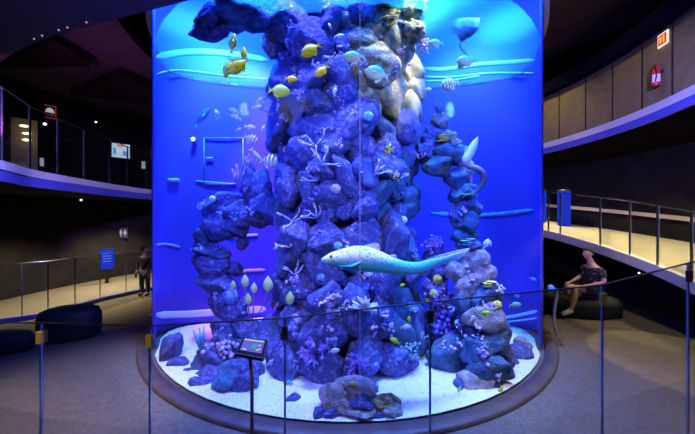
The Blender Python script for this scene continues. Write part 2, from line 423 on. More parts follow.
def band(pts, wpx, m='band'):
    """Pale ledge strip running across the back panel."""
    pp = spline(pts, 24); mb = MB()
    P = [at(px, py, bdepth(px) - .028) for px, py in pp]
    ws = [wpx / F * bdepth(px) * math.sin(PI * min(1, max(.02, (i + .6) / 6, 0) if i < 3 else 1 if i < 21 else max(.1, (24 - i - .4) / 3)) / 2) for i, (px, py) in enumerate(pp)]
    mb.tube(P, [(.007, w / 2) for w in ws], 8, True, (0, 0, 1)).part('ledge', M[m], tank)  # thin solid strip in place of a light reflection
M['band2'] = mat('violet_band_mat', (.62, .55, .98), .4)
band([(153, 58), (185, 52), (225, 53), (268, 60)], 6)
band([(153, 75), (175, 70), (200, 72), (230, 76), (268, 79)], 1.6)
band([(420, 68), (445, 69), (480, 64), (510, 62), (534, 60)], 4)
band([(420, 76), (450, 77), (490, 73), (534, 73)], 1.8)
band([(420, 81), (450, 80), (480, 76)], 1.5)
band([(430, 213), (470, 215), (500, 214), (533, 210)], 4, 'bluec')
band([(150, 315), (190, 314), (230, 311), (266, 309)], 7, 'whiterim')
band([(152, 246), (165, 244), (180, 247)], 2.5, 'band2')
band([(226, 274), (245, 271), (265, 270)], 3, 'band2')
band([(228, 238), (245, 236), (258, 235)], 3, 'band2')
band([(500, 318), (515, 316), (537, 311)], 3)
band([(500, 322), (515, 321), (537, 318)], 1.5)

# window reflection on the left, built as tubes on the haze backdrop
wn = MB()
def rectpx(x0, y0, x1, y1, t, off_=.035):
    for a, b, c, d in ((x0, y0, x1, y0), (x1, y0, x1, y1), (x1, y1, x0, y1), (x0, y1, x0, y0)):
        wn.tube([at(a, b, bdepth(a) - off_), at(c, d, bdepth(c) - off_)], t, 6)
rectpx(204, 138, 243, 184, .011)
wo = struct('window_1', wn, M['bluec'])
w2 = MB(); w2.tube([at(196, 181, bdepth(196) - .03), at(236, 184, bdepth(236) - .03)], (.012), 6)  # reflected bright spots, also built as pale tubes
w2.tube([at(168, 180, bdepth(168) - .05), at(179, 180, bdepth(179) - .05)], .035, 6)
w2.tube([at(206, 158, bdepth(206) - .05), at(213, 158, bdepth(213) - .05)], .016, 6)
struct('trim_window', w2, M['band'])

def clip_back(x, y):
    for (x0, y0), (x1, y1) in zip(bpath, bpath[1:]):
        if min(x0, x1) <= x <= max(x0, x1) and y0 > 4.7 and y1 > 4.7: return min(y, y0 + (y1 - y0) * (x - x0) / (x1 - x0) - .04)
    return min(y, 4.70)
def clip_x(x, y):
    if y > 4.10:
        lim = min((abs(q[0]) for q in bpath if abs(q[1] - y) < .12), default=3.0) - .04 if y < 4.75 else 3.0
        return max(-lim, min(lim, x))
    return x
sand = MB(); vs = []; fs = []; nr, na = 26, 72
for i in range(nr + 1):
    r = (TR - .04) * i / nr
    for j in range(na):
        p = pol(360 * j / na, r); h = .5 * noise.noise(p * .9) + .25 * noise.noise(p * 2.6)
        yy = clip_back(p.x, p.y); vs.append((clip_x(p.x, yy), yy, SAND + (.02 + .06 * h) * (1 - (i / nr) ** 6)))
for i in range(nr):
    for j in range(na):
        fs.append((i * na + j, i * na + (j + 1) % na, (i + 1) * na + (j + 1) % na, (i + 1) * na + j))
tag(sand.add(vs, fs).solo('sand', M['sand']), 'white sand covering the bottom of the aquarium', 'sand', kind='stuff')
ZW = 4.50
wt = MB(); vs = []; fs = []
for i in range(31):
    for j in range(73):
        r = (TR - .03) * max(i, .01) / 30; p = pol(j * 5, r)
        yy = clip_back(p.x, p.y); vs.append((clip_x(p.x, yy), yy, ZW + .02 * noise.noise(Vector((p.x * 1.5, p.y * 4, 0)))))
for i in range(30):
    for j in range(72): fs.append((i * 73 + j, i * 73 + j + 1, (i + 1) * 73 + j + 1, (i + 1) * 73 + j))
tag(wt.add(vs, fs).solo('water', M['water']), 'rippled blue water surface near the top of the aquarium', 'water', kind='stuff')

# ------------------------------------------------------------------ reef rock
def boulder_mesh(seed, m, sub=4):
    rnd = random.Random(seed); bm = bmesh.new(); bmesh.ops.create_icosphere(bm, subdivisions=sub, radius=1)
    cuts = [(Vector((rnd.gauss(0, 1), rnd.gauss(0, 1), rnd.gauss(0, 1))).normalized(), rnd.uniform(.56, .84)) for _ in range(10)]
    o = Vector((rnd.uniform(0, 99), rnd.uniform(0, 99), rnd.uniform(0, 99)))
    for v in bm.verts:
        p = v.co.copy()
        for nrm, c in cuts:
            d = p.dot(nrm)
            if d > c: p -= nrm * (d - c) * .85
        f = 1 + .20 * noise.noise(p * 1.3 + o) + .08 * noise.noise(p * 3.1 + o) + .05 * noise.noise(p * 8 + o)
        v.co = p * f * 1.12
    me = bpy.data.meshes.new('boulder'); bm.to_mesh(me); bm.free()
    for q in me.polygons: q.use_smooth = True
    me.materials.append(m); return me
def crag_mesh(seed, m):
    rnd = random.Random(seed); bm = bmesh.new(); bmesh.ops.create_icosphere(bm, subdivisions=4, radius=1)
    o = Vector((rnd.uniform(0, 99), rnd.uniform(0, 99), rnd.uniform(0, 99)))
    for v in bm.verts:
        p = v.co.copy()
        f = .9 + .35 * noise.noise(p * 1.4 + o) + .25 * abs(noise.noise(p * 3 + o)) + .14 * noise.noise(p * 7 + o)
        v.co = p * f
    me = bpy.data.meshes.new('crag'); bm.to_mesh(me); bm.free()
    for q in me.polygons: q.use_smooth = True
    me.materials.append(m); return me
BM = {kk: [boulder_mesh(i * 7 + len(kk), M[kk]) for i in range(6)] for kk in ('rock', 'rock_dark', 'rock_olive', 'rock_tan', 'tealr')}
CM = {kk: [crag_mesh(i * 5 + 3, M[kk]) for i in range(3)] for kk in ('rock_pale', 'rock_olive', 'rock_dark', 'rock_tan', 'rock', 'violet')}
ROCKS = []
def boulder(parent, c, sx, sy, sz, kk='rock', crag=False, name='boulder', tilt=.35):
    me = random.choice((CM if crag else BM)[kk])
    o = link(name, me, parent, Vector(c) - Vector(parent.location))
    o.rotation_euler = (random.uniform(-tilt, tilt), random.uniform(-tilt, tilt), random.uniform(0, 6.28) if tilt < .8 else random.uniform(-.4, .4))
    o.scale = (sx, sy, sz); ROCKS.append(o); return o
def prock(parent, px, py, rx, ry, d, kk='rock', crag=False, thick=None):
    a, b = rx * d / F, ry * d / F
    o = boulder(parent, at(px, py, d), a, thick or max(.6 * a, .6 * min(a, b) + .05), b, kk, crag)
    o.rotation_euler = (random.uniform(-.2, .2), random.uniform(-.25, .25), random.uniform(-.3, .3) + random.choice((0, PI)))
    return o

CC = Vector((-.02, 4.38, 0)); CR = .98
col = thing('reef_tower', 'tall column of piled blue boulders in the centre of the aquarium', 'rock column', (CC.x, CC.y, SAND - .03)); col['kind'] = 'thing'
core = MB()
for_z = [(CR - .12, 0.06), (CR - .16, 1.2), (CR - .18, 2.4), (CR - .12, 3.6), (CR - .05, 4.9)]
core.lathe(for_z + [(0, 4.9)], 40, CC).part('core', M['rock_dark'], col)
z = .20; made = []
while z < 4.85:
    s = .30 if z < .6 else random.uniform(.185, .25)
    rad = CR + (.16 if z < .6 else .06 if z < 1.2 else 0) + (.06 if z > 3.6 else 0)
    ph = -100 + random.uniform(0, 14)
    while ph < 102:
        w = s * random.uniform(.70, 1.35); a = math.radians(ph); rj = rad - .05 + random.uniform(-.10, .09)
        c = Vector((CC.x + rj * math.sin(a), CC.y - rj * math.cos(a), z + random.uniform(-.09, .09)))
        kk = 'rock'
        if z > 3.2 and ph > 14: kk = 'rock_olive'  # warm light's olive tint put into these boulders' colour
        elif ph > 20 and z < 3.2 and random.random() < .7: kk = 'tealr'
        elif random.random() < .25: kk = 'rock_dark'
        o = boulder(col, c, w * random.uniform(.9, 1.2), w * .80, s * random.uniform(.9, 1.55), kk)
        o.rotation_euler = (random.uniform(-.3, .3), random.uniform(-.7, .7), a + random.uniform(-.4, .4) + random.choice((0, PI)))
        made.append((abs(ph), o))
        ph += math.degrees(w * 1.62 / rad)
    z += s * 1.36
made.sort(key=lambda q: q[0])
SPARE = [o for _, o in made[88:]]          # the ones round the sides and back become one mass
print('column boulders', len(ROCKS))
for px, py, rx, ry, kk in ((333, 10, 16, 12, 'rock_pale'), (347, 22, 18, 11, 'rock_pale'), (366, 24, 15, 9, 'rock_pale'), (383, 6, 26, 10, 'rock_olive'), (408, 10, 18, 14, 'rock_olive'),
                           (386, 26, 18, 9, 'rock_olive'), (408, 32, 16, 12, 'rock_olive'), (300, 75, 11, 12, 'rock_pale'), (271, 44, 9, 14, 'rock_pale'), (266, 26, 7, 9, 'rock_pale')):
    prock(col, px, py, rx, ry, 3.42 if px > 310 else 3.75, kk, True)

def cluster(name, label, base, lst):
    t = thing(name, label, 'rock', base)
    t['kind'] = 'thing'
    for e in lst:
        px, py, rx, ry, d = e[:5]; kk = e[5] if len(e) > 5 else 'rock'; cr = e[6] if len(e) > 6 else False
        prock(t, px, py, rx, ry, d, kk, cr)
    return t
D = 'rock_dark'
arch = cluster('rock_arch', 'dark blue rock arch bending left off the central column', at(232, 345, 4.2), [
    (266, 205, 15, 20, 4.15), (262, 186, 11, 18, 4.15), (251, 184, 12, 22, 4.2, D), (242, 212, 16, 14, 4.2, D), (256, 214, 15, 15, 4.2), (230, 203, 19, 11, 4.25, D), (214, 210, 15, 13, 4.25, D),
    (222, 226, 20, 17, 4.25), (205, 234, 11, 11, 4.3, 'tealr'), (237, 225, 13, 14, 4.2), (243, 242, 5, 8, 4.25, D), (211, 251, 20, 9, 4.3, 'tealr'), (204, 262, 13, 12, 4.3, D), (217, 266, 17, 13, 4.25),
    (234, 269, 9, 7, 4.25, D), (210, 281, 14, 12, 4.25, D), (224, 284, 15, 12, 4.2), (222, 300, 16, 13, 4.2), (234, 312, 15, 14, 4.15), (226, 328, 15, 14, 4.1, D), (243, 332, 15, 16, 4.1), (252, 350, 18, 18, 4.0), (236, 350, 18, 14, 3.95, D)])
ledge = cluster('rock_ledge', 'dark rock ledge jutting from the column top at the upper left', at(232, 34, 3.5), [
    (203, 31, 13, 9, 3.42, D), (218, 33, 16, 8, 3.45, D), (212, 13, 13, 11, 3.3, D), (206, 22, 10, 8, 3.38, D), (230, 10, 14, 13, 3.35, D), (236, 22, 13, 11, 3.42, D), (247, 12, 10, 9, 3.4, D), (257, 22, 15, 12, 3.5, D), (268, 14, 12, 15, 3.6, D), (226, -10, 16, 12, 3.25, D), (246, -8, 16, 12, 3.3, D), (268, -8, 16, 16, 3.5)])
T = 'tealr'; B_ = 'rock_tan'
pin = cluster('rock_pinnacle', 'tall brownish rock pinnacle right of the central column', at(482, 392, 3.25), [
    (440, 121, 9, 8, 3.95, B_, True), (434, 137, 14, 11, 3.95), (448, 139, 9, 9, 3.9, 'rock_olive', True), (427, 152, 12, 14, 3.95), (450, 153, 15, 13, 3.9, T), (440, 165, 18, 12, 3.9, T), (457, 178, 13, 12, 3.9, T), (466, 172, 8, 13, 3.85, B_, True),
    (462, 194, 15, 12, 3.85, T), (470, 207, 10, 11, 3.85, T), (458, 212, 12, 13, 3.85), (468, 223, 13, 12, 3.8, T), (463, 236, 13, 9, 3.8, T), (469, 247, 13, 8, 3.75, T), (474, 261, 15, 12, 3.7, B_), (459, 272, 11, 14, 3.75, B_),
    (481, 273, 13, 11, 3.65, B_), (467, 286, 13, 13, 3.65, B_), (481, 297, 16, 16, 3.6, T), (463, 304, 11, 14, 3.6, T), (497, 293, 6, 9, 3.6, B_, True), (484, 318, 19, 16, 3.5, B_), (497, 324, 10, 15, 3.5, T), (477, 336, 12, 12, 3.45, D), (496, 341, 17, 15, 3.4, T),
    (480, 353, 17, 15, 3.35, T), (500, 357, 12, 15, 3.5), (486, 370, 22, 15, 3.3, T), (476, 384, 20, 14, 3.25, B_), (500, 376, 12, 15, 3.42), (491, 388, 14, 11, 3.25, D), (459, 388, 6, 8, 3.2, D)])
low = cluster('rock_mound', 'low grey-blue rock mound on the sand at the left of the aquarium', at(205, 394, 3.4), [
    (170, 352, 11, 17, 3.85, D), (180, 370, 13, 13, 3.72, D), (195, 376, 19, 13, 3.6), (214, 378, 21, 13, 3.45), (233, 376, 20, 13, 3.4, T), (250, 370, 16, 16, 3.45), (214, 362, 18, 14, 3.6, D), (226, 350, 16, 15, 3.7, D), (188, 380, 11, 9, 3.46, D), (206, 384, 14, 8, 3.28), (227, 384, 15, 8, 3.18, T), (244, 381, 14, 9, 3.15), (203, 389, 16, 6, 3.35, D)])
front = cluster('rock_pile', 'brown-grey rock slabs on the sand at the front centre of the aquarium', at(355, 415, 2.76), [
    (333, 398, 13, 17, 2.84, B_), (342, 404, 18, 13, 2.82, B_), (356, 389, 21, 11, 2.86, B_, True), (346, 392, 16, 12, 2.88, B_), (364, 399, 16, 12, 2.80), (352, 409, 20, 8, 2.76, B_), (331, 412, 16, 7, 2.76, 'rock'), (384, 404, 15, 11, 2.82, 'rock_olive'), (391, 409, 11, 8, 2.78, B_), (374, 412, 13, 6, 2.75, 'rock'), (319, 413, 8, 5, 2.74, D)])
for o_ in front.children: o_.scale.y = min(o_.scale.y, .11)
V = 'violet'
bank = cluster('rock_bank', 'violet coral-crusted rock bank between the column and the right pinnacle', at(440, 351, 4.0), [
    (434, 246, 9, 10, 4.0, V, True), (431, 260, 8, 10, 4.0, V, True), (439, 274, 11, 11, 4.02, V, True), (435, 290, 13, 13, 4.0, V, True), (444, 306, 13, 14, 4.0, V, True), (438, 324, 15, 15, 3.98, V, True), (446, 339, 16, 13, 3.95, V, True)])
farr = cluster('flat_rock', 'pale flat rock lying on the sand at the far right of the aquarium', at(525, 362, 3.75), [
    (520, 353, 16, 9, 3.92, 'rock'), (524, 345, 9, 7, 4.0, B_), (510, 361, 8, 6, 3.72, 'rock')])
midr = cluster('blue_boulder', 'round blue boulder beside the column foot left of the right pinnacle', at(448, 360, 3.6), [(449, 353, 20, 17, 3.6, 'tealr')])
fallen = cluster('small_rock', 'small dark rock on the sand below the left arch', at(293, 402, 2.9), [(293, 399, 7, 5, 2.98, D)])

bpy.context.view_layer.update()
tv, tf = [], []
for o in ROCKS:
    b = len(tv); mw = o.matrix_world
    tv += [mw @ v.co for v in o.data.vertices]; tf += [tuple(b + i for i in p.vertices) for p in o.data.polygons]
BV = BVHTree.FromPolygons(tv, tf)
sp_v = MB(); L0 = Vector(col.location)
groups = {}
for o in SPARE: groups.setdefault(o.data.materials[0].name, []).append(o)
me = bpy.data.meshes.new('rubble'); vs, fs, mi = [], [], []
for gi, (mn, os_) in enumerate(groups.items()):
    me.materials.append(bpy.data.materials[mn])
    for o in os_:
        b = len(vs); mw = o.matrix_world; vs += [mw @ v.co - L0 for v in o.data.vertices]
        for p in o.data.polygons: fs.append(tuple(b + i for i in p.vertices)); mi.append(gi)
        bpy.data.objects.remove(o)
me.from_pydata(vs, [], fs)
for p, g in zip(me.polygons, mi): p.material_index = g; p.use_smooth = True
link('rubble', me, col)['kind'] = 'stuff'

CAM = Vector((0, 0, EYE))
def hit(px, py, default=3.4):
    d = (at(px, py, 1) - CAM).normalized()
    loc, nrm, i, dist = BV.ray_cast(CAM, d)
    if loc is None: return at(px, py, default), Vector((0, -1, 0))
    return loc, nrm

# ------------------------------------------------------------------ corals and sponges
def crust(parent, spots, m, nb):
    mb = MB()
    for px, py in spots:
        p, nrm = hit(px, py, 9)
        if p.y > 6: continue
        for i in range(nb):
            dd = Vector((random.gauss(0, 1), random.gauss(0, .5), random.gauss(0, 1))) * .045
            q = p + dd - nrm * dd.dot(nrm); r = random.uniform(.010, .026); mb.ball(q, r, 6, 4)
            if random.random() < .5: mb.tube([q, q + (nrm + Vector((random.gauss(0, .6), 0, random.gauss(0, .6)))).normalized() * r * 3], r * .45, 5)
    mb.part('encrusting_growth', M[m], parent)['kind'] = 'stuff'
rs = random.Random(5)

def branching(mb, p, d, L, r, depth, spread=.6, nb=3):
    q = p + d * L; mid = p + d * L * .5 + Vector((random.gauss(0, 1), random.gauss(0, 1), random.gauss(0, 1))) * L * .08
    mb.tube([p, mid, q], [r, r * .9, r * .75], 6)
    if depth == 0: mb.ball(q, r * .95, 6, 4); return
    for i in range(nb):
        nd = (d + Vector((random.gauss(0, 1), random.gauss(0, 1), random.gauss(0, 1))) * spread).normalized()
        branching(mb, q, nd, L * .72, r * .74, depth - 1, spread, nb)
def S(px, d): return px * d / F
def coral(kind, name, label, px, py, size, m, group=None, cat='coral'):
    """A colony rooted on whatever rock lies at that spot; size in photo pixels."""
    p, nrm = hit(px, py); d = p.y; s = S(size, d); mb = MB()
    up = (nrm * .6 + Vector((0, -.35, .7))).normalized(); root = p - nrm * (.03 if kind not in ('anemone', 'finger', 'twig') else -.05 if kind == 'anemone' else -.01)
    if kind == 'bush':
        for i in range(9):
            dd = (up + Vector((random.gauss(0, .7), random.gauss(0, .35), random.gauss(0, .6)))).normalized()
            branching(mb, root, dd, s * .34, s * .06, 2, .55)
    elif kind == 'finger':
        for i in range(8):
            dd = (up + Vector((random.gauss(0, .55), random.gauss(0, .2), random.gauss(0, .3)))).normalized()
            branching(mb, root + Vector((random.uniform(-.3, .3) * s, 0, 0)), dd, s * .42, s * .10, 1, .45, 2)
    elif kind == 'anemone':
        for i in range(34):
            a = random.uniform(-1.35, 1.35); dd = Vector((math.sin(a), -.35 + random.uniform(-.4, .3), math.cos(a))).normalized()
            q = root + dd * s * random.uniform(.7, 1.05); mb.tube([root, root + dd * s * .5 + Vector((0, 0, .01)), q], [s * .05, s * .045, s * .04], 5); mb.ball(q, s * .055, 6, 4)
    elif kind == 'balls':
        for i in range(7):
            a = random.uniform(0, 2 * PI); rr_ = random.uniform(.25, .8) * s if i else 0
            q = Vector((p.x + rr_ * math.cos(a) * .8, 0, p.z + rr_ * math.sin(a)))
            h2, n2 = hit(CX + q.x / d * F, CY - (q.z - EYE) / d * F, d); h2.y = min(max(h2.y, d - .15), d + .12)
            mb.ball(h2, s * random.uniform(.26, .36), 10, 7)
    elif kind == 'mound':
        for i in range(60):
            dd = Vector((random.gauss(0, .45), random.gauss(0, .25) - .1, random.gauss(0, .45)))
            mb.ball(root + dd * s, s * random.uniform(.10, .20), 6, 5)
    elif kind == 'single':
        mb.ball(p - Vector((0, .02, 0)), (s, s * .6, s), 12, 8)
        for i in range(10):
            dd = Vector((random.gauss(0, 1), -abs(random.gauss(0, .5)), random.gauss(0, 1))).normalized(); mb.ball(p + Vector((dd.x * s * .8, dd.y * s * .5 - .02, dd.z * s * .8)), s * .26, 6, 5)
    elif kind == 'twig':
        for i in range(4):
            dd = Vector((random.uniform(-1, 1), -.35, random.uniform(-.2, 1))).normalized()
            branching(mb, root, dd, s * .6, s * .055, 1, .35, 2)
    elif kind == 'spike':
        for i in range(7):
            dd = Vector((random.uniform(-.5, .5), random.uniform(-.2, .1), 1)).normalized(); q = root + dd * s * random.uniform(.7, 1.1)
            mb.tube([root, (root + q) / 2 + Vector((random.gauss(0, .01), 0, 0)), q], [s * .09, s * .06, s * .02], 5)
    elif kind == 'plate':
        for i in range(4):
            q = root + Vector((random.uniform(-.4, .4) * s, -.05, i * s * .22)); mb.ball(q, (s * random.uniform(.6, .9), s * .5, s * .10), 14, 6)
    return tag(mb.solo(name, M[m], root), label, cat, group)
crust(col, [(rs.uniform(268, 425), rs.uniform(20, 380)) for _ in range(42)], 'lilac', 5)
crust(col, [(rs.uniform(268, 425), rs.uniform(10, 330)) for _ in range(26)], 'pink', 6)
crust(pin, [(rs.uniform(430, 500), rs.uniform(120, 390)) for _ in range(24)], 'pink', 5)
crust(arch, [(rs.uniform(200, 270), rs.uniform(180, 350)) for _ in range(26)], 'lilac', 6)
coral('bush', 'branching_coral', 'large purple branching coral left of the two bushes at the column foot', 316, 352, 24, 'purple')
coral('bush', 'branching_coral', 'smaller purple branching coral above the front rock slabs', 356, 362, 19, 'purple')
coral('bush', 'branching_coral', 'thin purple branching coral behind the touchscreen kiosk top right corner', 277, 348, 13, 'purple')
coral('finger', 'finger_coral', 'pale pink finger coral below the head of the zebra shark', 333, 300, 13, 'pink')
coral('finger', 'finger_coral', 'pink finger coral just left of the white anemone', 346, 308, 8, 'pink')
coral('anemone', 'anemone', 'white anemone with spread tentacles below the shark belly', 363, 308, 16, 'whitec', cat='anemone')
coral('balls', 'ball_sponge', 'cluster of lilac round sponges above the left bushy coral', 293, 324, 13, 'lilac', cat='sponge')
coral('balls', 'ball_sponge', 'cluster of lilac round sponges under the pink finger coral', 334, 312, 14, 'lilac', cat='sponge')
coral('balls', 'ball_sponge', 'blue ball sponges on the right pinnacle near its foot', 482, 352, 8, 'lilac', cat='sponge')
coral('balls', 'ball_sponge', 'pair of pale blue ball sponges beside the right bushy coral', 332, 342, 8, 'lilac', cat='sponge')
coral('mound', 'soft_coral', 'large violet soft coral mound right of the column foot', 447, 325, 17, 'purple')
coral('mound', 'soft_coral', 'violet soft coral between the shark tail and the pinnacle', 440, 300, 11, 'purple')
coral('mound', 'soft_coral', 'violet soft coral fan above the shark tail', 432, 245, 9, 'purple')
coral('mound', 'soft_coral', 'blue-green soft coral mound at the right foot of the column', 410, 350, 9, 'greenc')
coral('mound', 'soft_coral', 'pale lilac sculpted coral on the low left rock mound', 222, 350, 12, 'pink')
coral('single', 'round_sponge', 'upper of the yellow round sponges below the shark tail', 437, 279, 4.6, 'yellowc', cat='sponge')
coral('single', 'round_sponge', 'middle of the yellow round sponges below the shark tail', 433, 293, 4.2, 'yellowc', cat='sponge')
coral('single', 'round_sponge', 'smallest and lowest yellow round sponge below the shark tail', 427, 299, 2.4, 'yellowc', cat='sponge')
coral('single', 'round_sponge', 'white lumpy sponge under the shark pelvic fin', 368, 272, 5, 'whitec', cat='sponge')
coral('single', 'round_sponge', 'blue sponge on the left arch above the low mound', 231, 296, 8, 'bluec', cat='sponge')
coral('single', 'round_sponge', 'pale cyan oval sponge high on the column beneath the blue fish', 368, 117, 5, 'bluec', cat='sponge')
coral('single', 'round_sponge', 'white round sponge in the middle of the column', 336, 189, 5, 'pink', cat='sponge')
coral('single', 'round_sponge', 'pale round sponge beside the dark right edge of the column', 403, 220, 4, 'whitec', cat='sponge')
coral('single', 'round_sponge', 'round blue sponge below the shark snout', 321, 277, 4, 'bluec', cat='sponge')
coral('single', 'round_sponge', 'round blue sponge behind the shark back', 338, 246, 4.5, 'bluec', cat='sponge')
coral('single', 'round_sponge', 'tan cup sponge on the outer side of the right pinnacle', 496, 305, 5, 'yellowc', cat='sponge')
coral('single', 'round_sponge', 'small white sponge on top of the left rock arch', 213, 199, 3.4, 'whitec', cat='sponge')
coral('spike', 'spiky_coral', 'dark spiky coral rising above the left rock arch', 238, 186, 22, 'purple')
coral('spike', 'spiky_coral', 'violet spiky coral on the arch beside the column', 252, 170, 18, 'purple')
coral('spike', 'spiky_coral', 'blue weedy coral behind the left rock mound', 200, 350, 22, 'bluec')
coral('spike', 'spiky_coral', 'upright dark coral sprig on the tip of the right pinnacle', 439, 114, 16, 'stalk')
coral('plate', 'plate_coral', 'green plate coral stacked on the right pinnacle', 466, 242, 8, 'greenc')
coral('plate', 'plate_coral', 'yellow-green plate coral low on the right pinnacle', 487, 283, 7, 'yellowc')
coral('plate', 'plate_coral', 'olive plate coral near the top of the right pinnacle', 444, 143, 8, 'yellowc')
coral('finger', 'finger_coral', 'pink finger coral on the outer edge of the pinnacle top', 455, 145, 8, 'pink')
coral('finger', 'finger_coral', 'green finger coral beside the eel on the pinnacle', 470, 195, 10, 'greenc')
coral('finger', 'finger_coral', 'white-green finger coral at the column right of the shark back', 414, 258, 6, 'greenc')
coral('finger', 'finger_coral', 'pale finger coral right of the anemone above the railing', 413, 312, 8, 'whitec')
coral('finger', 'finger_coral', 'pale finger coral behind the railing post on the right', 427, 340, 8, 'whitec')
for i, (px, py, sz, lb_) in enumerate([(316, 147, 14, 'pale twig coral topmost in the middle of the column'), (322, 165, 14, 'curved pale twig coral in the middle of the column'), (318, 180, 12, 'pale twig coral above the middle white sponge'),
                                       (292, 222, 12, 'pale twig coral on the left of the column level with the arch'), (318, 218, 12, 'forked pale twig coral left of the shark dorsal fin'), (290, 247, 11, 'pale twig coral left of the shark head'),
                                       (300, 262, 10, 'short pale twig coral in front of the shark snout'), (296, 275, 12, 'crossed pale twig coral left of the pink finger coral'), (375, 175, 12, 'pale twig coral on the right half of the column'), (272, 115, 12, 'pale twig coral high at the left edge of the column'), (398, 180, 8, 'pale twig coral near the right column edge')]):
    coral('twig', 'twig_coral', lb_, px, py, sz * 1.35, 'twig')
for i, (px, py, sz, mm, lb_) in enumerate([(272, 35, 6, 'pink', 'white crusted coral at the upper left corner of the column'), (302, 76, 7, 'pink', 'pink crusted coral beneath the yellow fish on the column'), (300, 95, 7, 'lilac', 'lilac crusted coral left of the column middle near the top'),
                                           (355, 115, 6, 'pink', 'pink crusted coral patch in the upper middle of the column'), (387, 148, 7, 'yellowc', 'yellowish crusted coral near the right column edge'), (396, 176, 5, 'yellowc', 'small yellow crusted coral on the right column edge'),
                                           (345, 52, 6, 'pink', 'pale crusted coral beside the upper blue fish'), (425, 45, 7, 'pink', 'pale pink crusted coral on the right shoulder of the column')]):
    coral('mound', 'crusted_coral', lb_, px, py, sz, mm)

def sea_pen(px, py, h, label, stalk_to=None):
    p, n = hit(px, py, 3.7); d = min(p.y - .12, 3.7); c = at(px, py, d); s = S(h, d)
    t = thing('leaf_coral', label, 'coral', c - Vector((0, 0, s * .5)), 'pale leaf corals by the arch')
    prof = [(0, .02), (.12, .17), (.3, .29), (.5, .30), (.7, .22), (.88, .10), (1, .01)]
    mb = MB(); mb.tube([c + Vector((0, 0, (u - .5) * s)) for u, w in prof], [(max(w * s * 1.05, .003), max(w * s * .3, .003)) for u, w in prof], 10, True, (0, 1, 0))
    mb.part('blade', M['pen'], t)
    if stalk_to:
        q = at(stalk_to[0], stalk_to[1], d + .05); MB().tube([c - Vector((0, 0, s * .45)), (c + q) / 2 + Vector((.01, 0, -s * .3)), q], .008, 6).part('stalk', M['stalk'], t)
    return t
for px, py, h, sk, lb_ in [(245, 281, 13, (247, 318), 'pale leaf-shaped coral on a stalk, second tallest, nearest the arch'), (233, 285, 9, (236, 310), 'thin pale leaf-shaped coral against the arch edge'), (254, 288, 11, (252, 320), 'pale leaf-shaped coral between the two taller ones'),
                           (248, 299, 12, (249, 322), 'lowest pale leaf-shaped coral on a stalk in the arch opening'), (268, 284, 16, (256, 318), 'largest yellow-green leaf-shaped coral at the column edge'), (290, 298, 14, (284, 312), 'yellow-green leaf-shaped coral lying against the column')]:
    sea_pen(px, py, h, lb_, sk)

# ------------------------------------------------------------------ fish
FM = dict(
    yellow=split_mat('yellow_fish_mat', (.60, .62, .01), (.95, .80, .01)),
    gold=split_mat('golden_fish_mat', (.92, .66, .01), (.98, .76, .02)),
    green=split_mat('green_yellow_fish_mat', (.34, .62, .06), (.85, .88, .02)),
    cyan=split_mat('cyan_fish_mat', (.10, .50, .52), (.70, .85, .45)),
    cyanbar=split_mat('barred_pale_fish_mat', (.55, .72, .62), (.90, .88, .40), stripe=(.15, .36, .42), nstripe=7),
    stripe=split_mat('striped_fish_mat', (.10, .12, .16), (.55, .55, .45), stripe=(.85, .85, .65), nstripe=5),
    pale=split_mat('pale_fish_mat', (.62, .75, .88), (.95, .97, 1)),
    lime=split_mat('lime_fish_mat', (.50, .90, .02), (.75, 1, .04)),
    blue=split_mat('blue_fish_mat', (.05, .25, .70), (.25, .60, .85)),
)
def fish_mesh(name, m, deep=.36, tail=.22):
    """Unit-long fish along +x, nose at x=.5; body, tail, back and belly fins, pectoral fins in one mesh."""
    mb = MB()
    prof = [(.50, .008, .006), (.47, .10, .07), (.42, .22, .14), (.33, .38, .22), (.20, .49, .26), (.05, .50, .25), (-.08, .42, .20), (-.20, .27, .12), (-.28, .13, .06), (-.33, .09, .04)]
    sm2 = spline(prof, 22)
    mb.tube([(x, 0, .01) for x, h, w in sm2], [(max(w * deep, .003), max(h * deep, .004)) for x, h, w in sm2], 14, True, (0, 0, 1))
    t = .012
    mb.prism([Vector(p) for p in [(-.30, 0, .03), (-.40, 0, .10), (-.50, 0, tail), (-.46, 0, .10), (-.43, 0, .0), (-.46, 0, -.10), (-.50, 0, -tail), (-.40, 0, -.10), (-.30, 0, -.03)]], (0, 1, 0), t)
    mb.prism([Vector(p) for p in [(.24, 0, .44 * deep), (.10, 0, .68 * deep), (-.04, 0, .62 * deep), (-.18, 0, .46 * deep), (-.27, 0, .20 * deep), (-.10, 0, .30 * deep), (.1, 0, .40 * deep)]], (0, 1, 0), t)
    mb.prism([Vector(p) for p in [(.06, 0, -.40 * deep), (-.04, 0, -.66 * deep), (-.16, 0, -.48 * deep), (-.26, 0, -.18 * deep), (-.10, 0, -.28 * deep)]], (0, 1, 0), t)
    for s in (-1, 1):
        y = s * .24 * deep
        mb.prism([Vector(p) for p in [(.20, y, -.04), (.10, y * 1.5, .0), (.04, y * 1.9, -.06), (.10, y * 1.4, -.10)]], (0, 1, .3), t * .8)
    return mb.mesh(name, m)
EYE_ME = MB().ball((0, 0, 0), .022, 8, 6).mesh('eye', M['eye'])
FC = {}
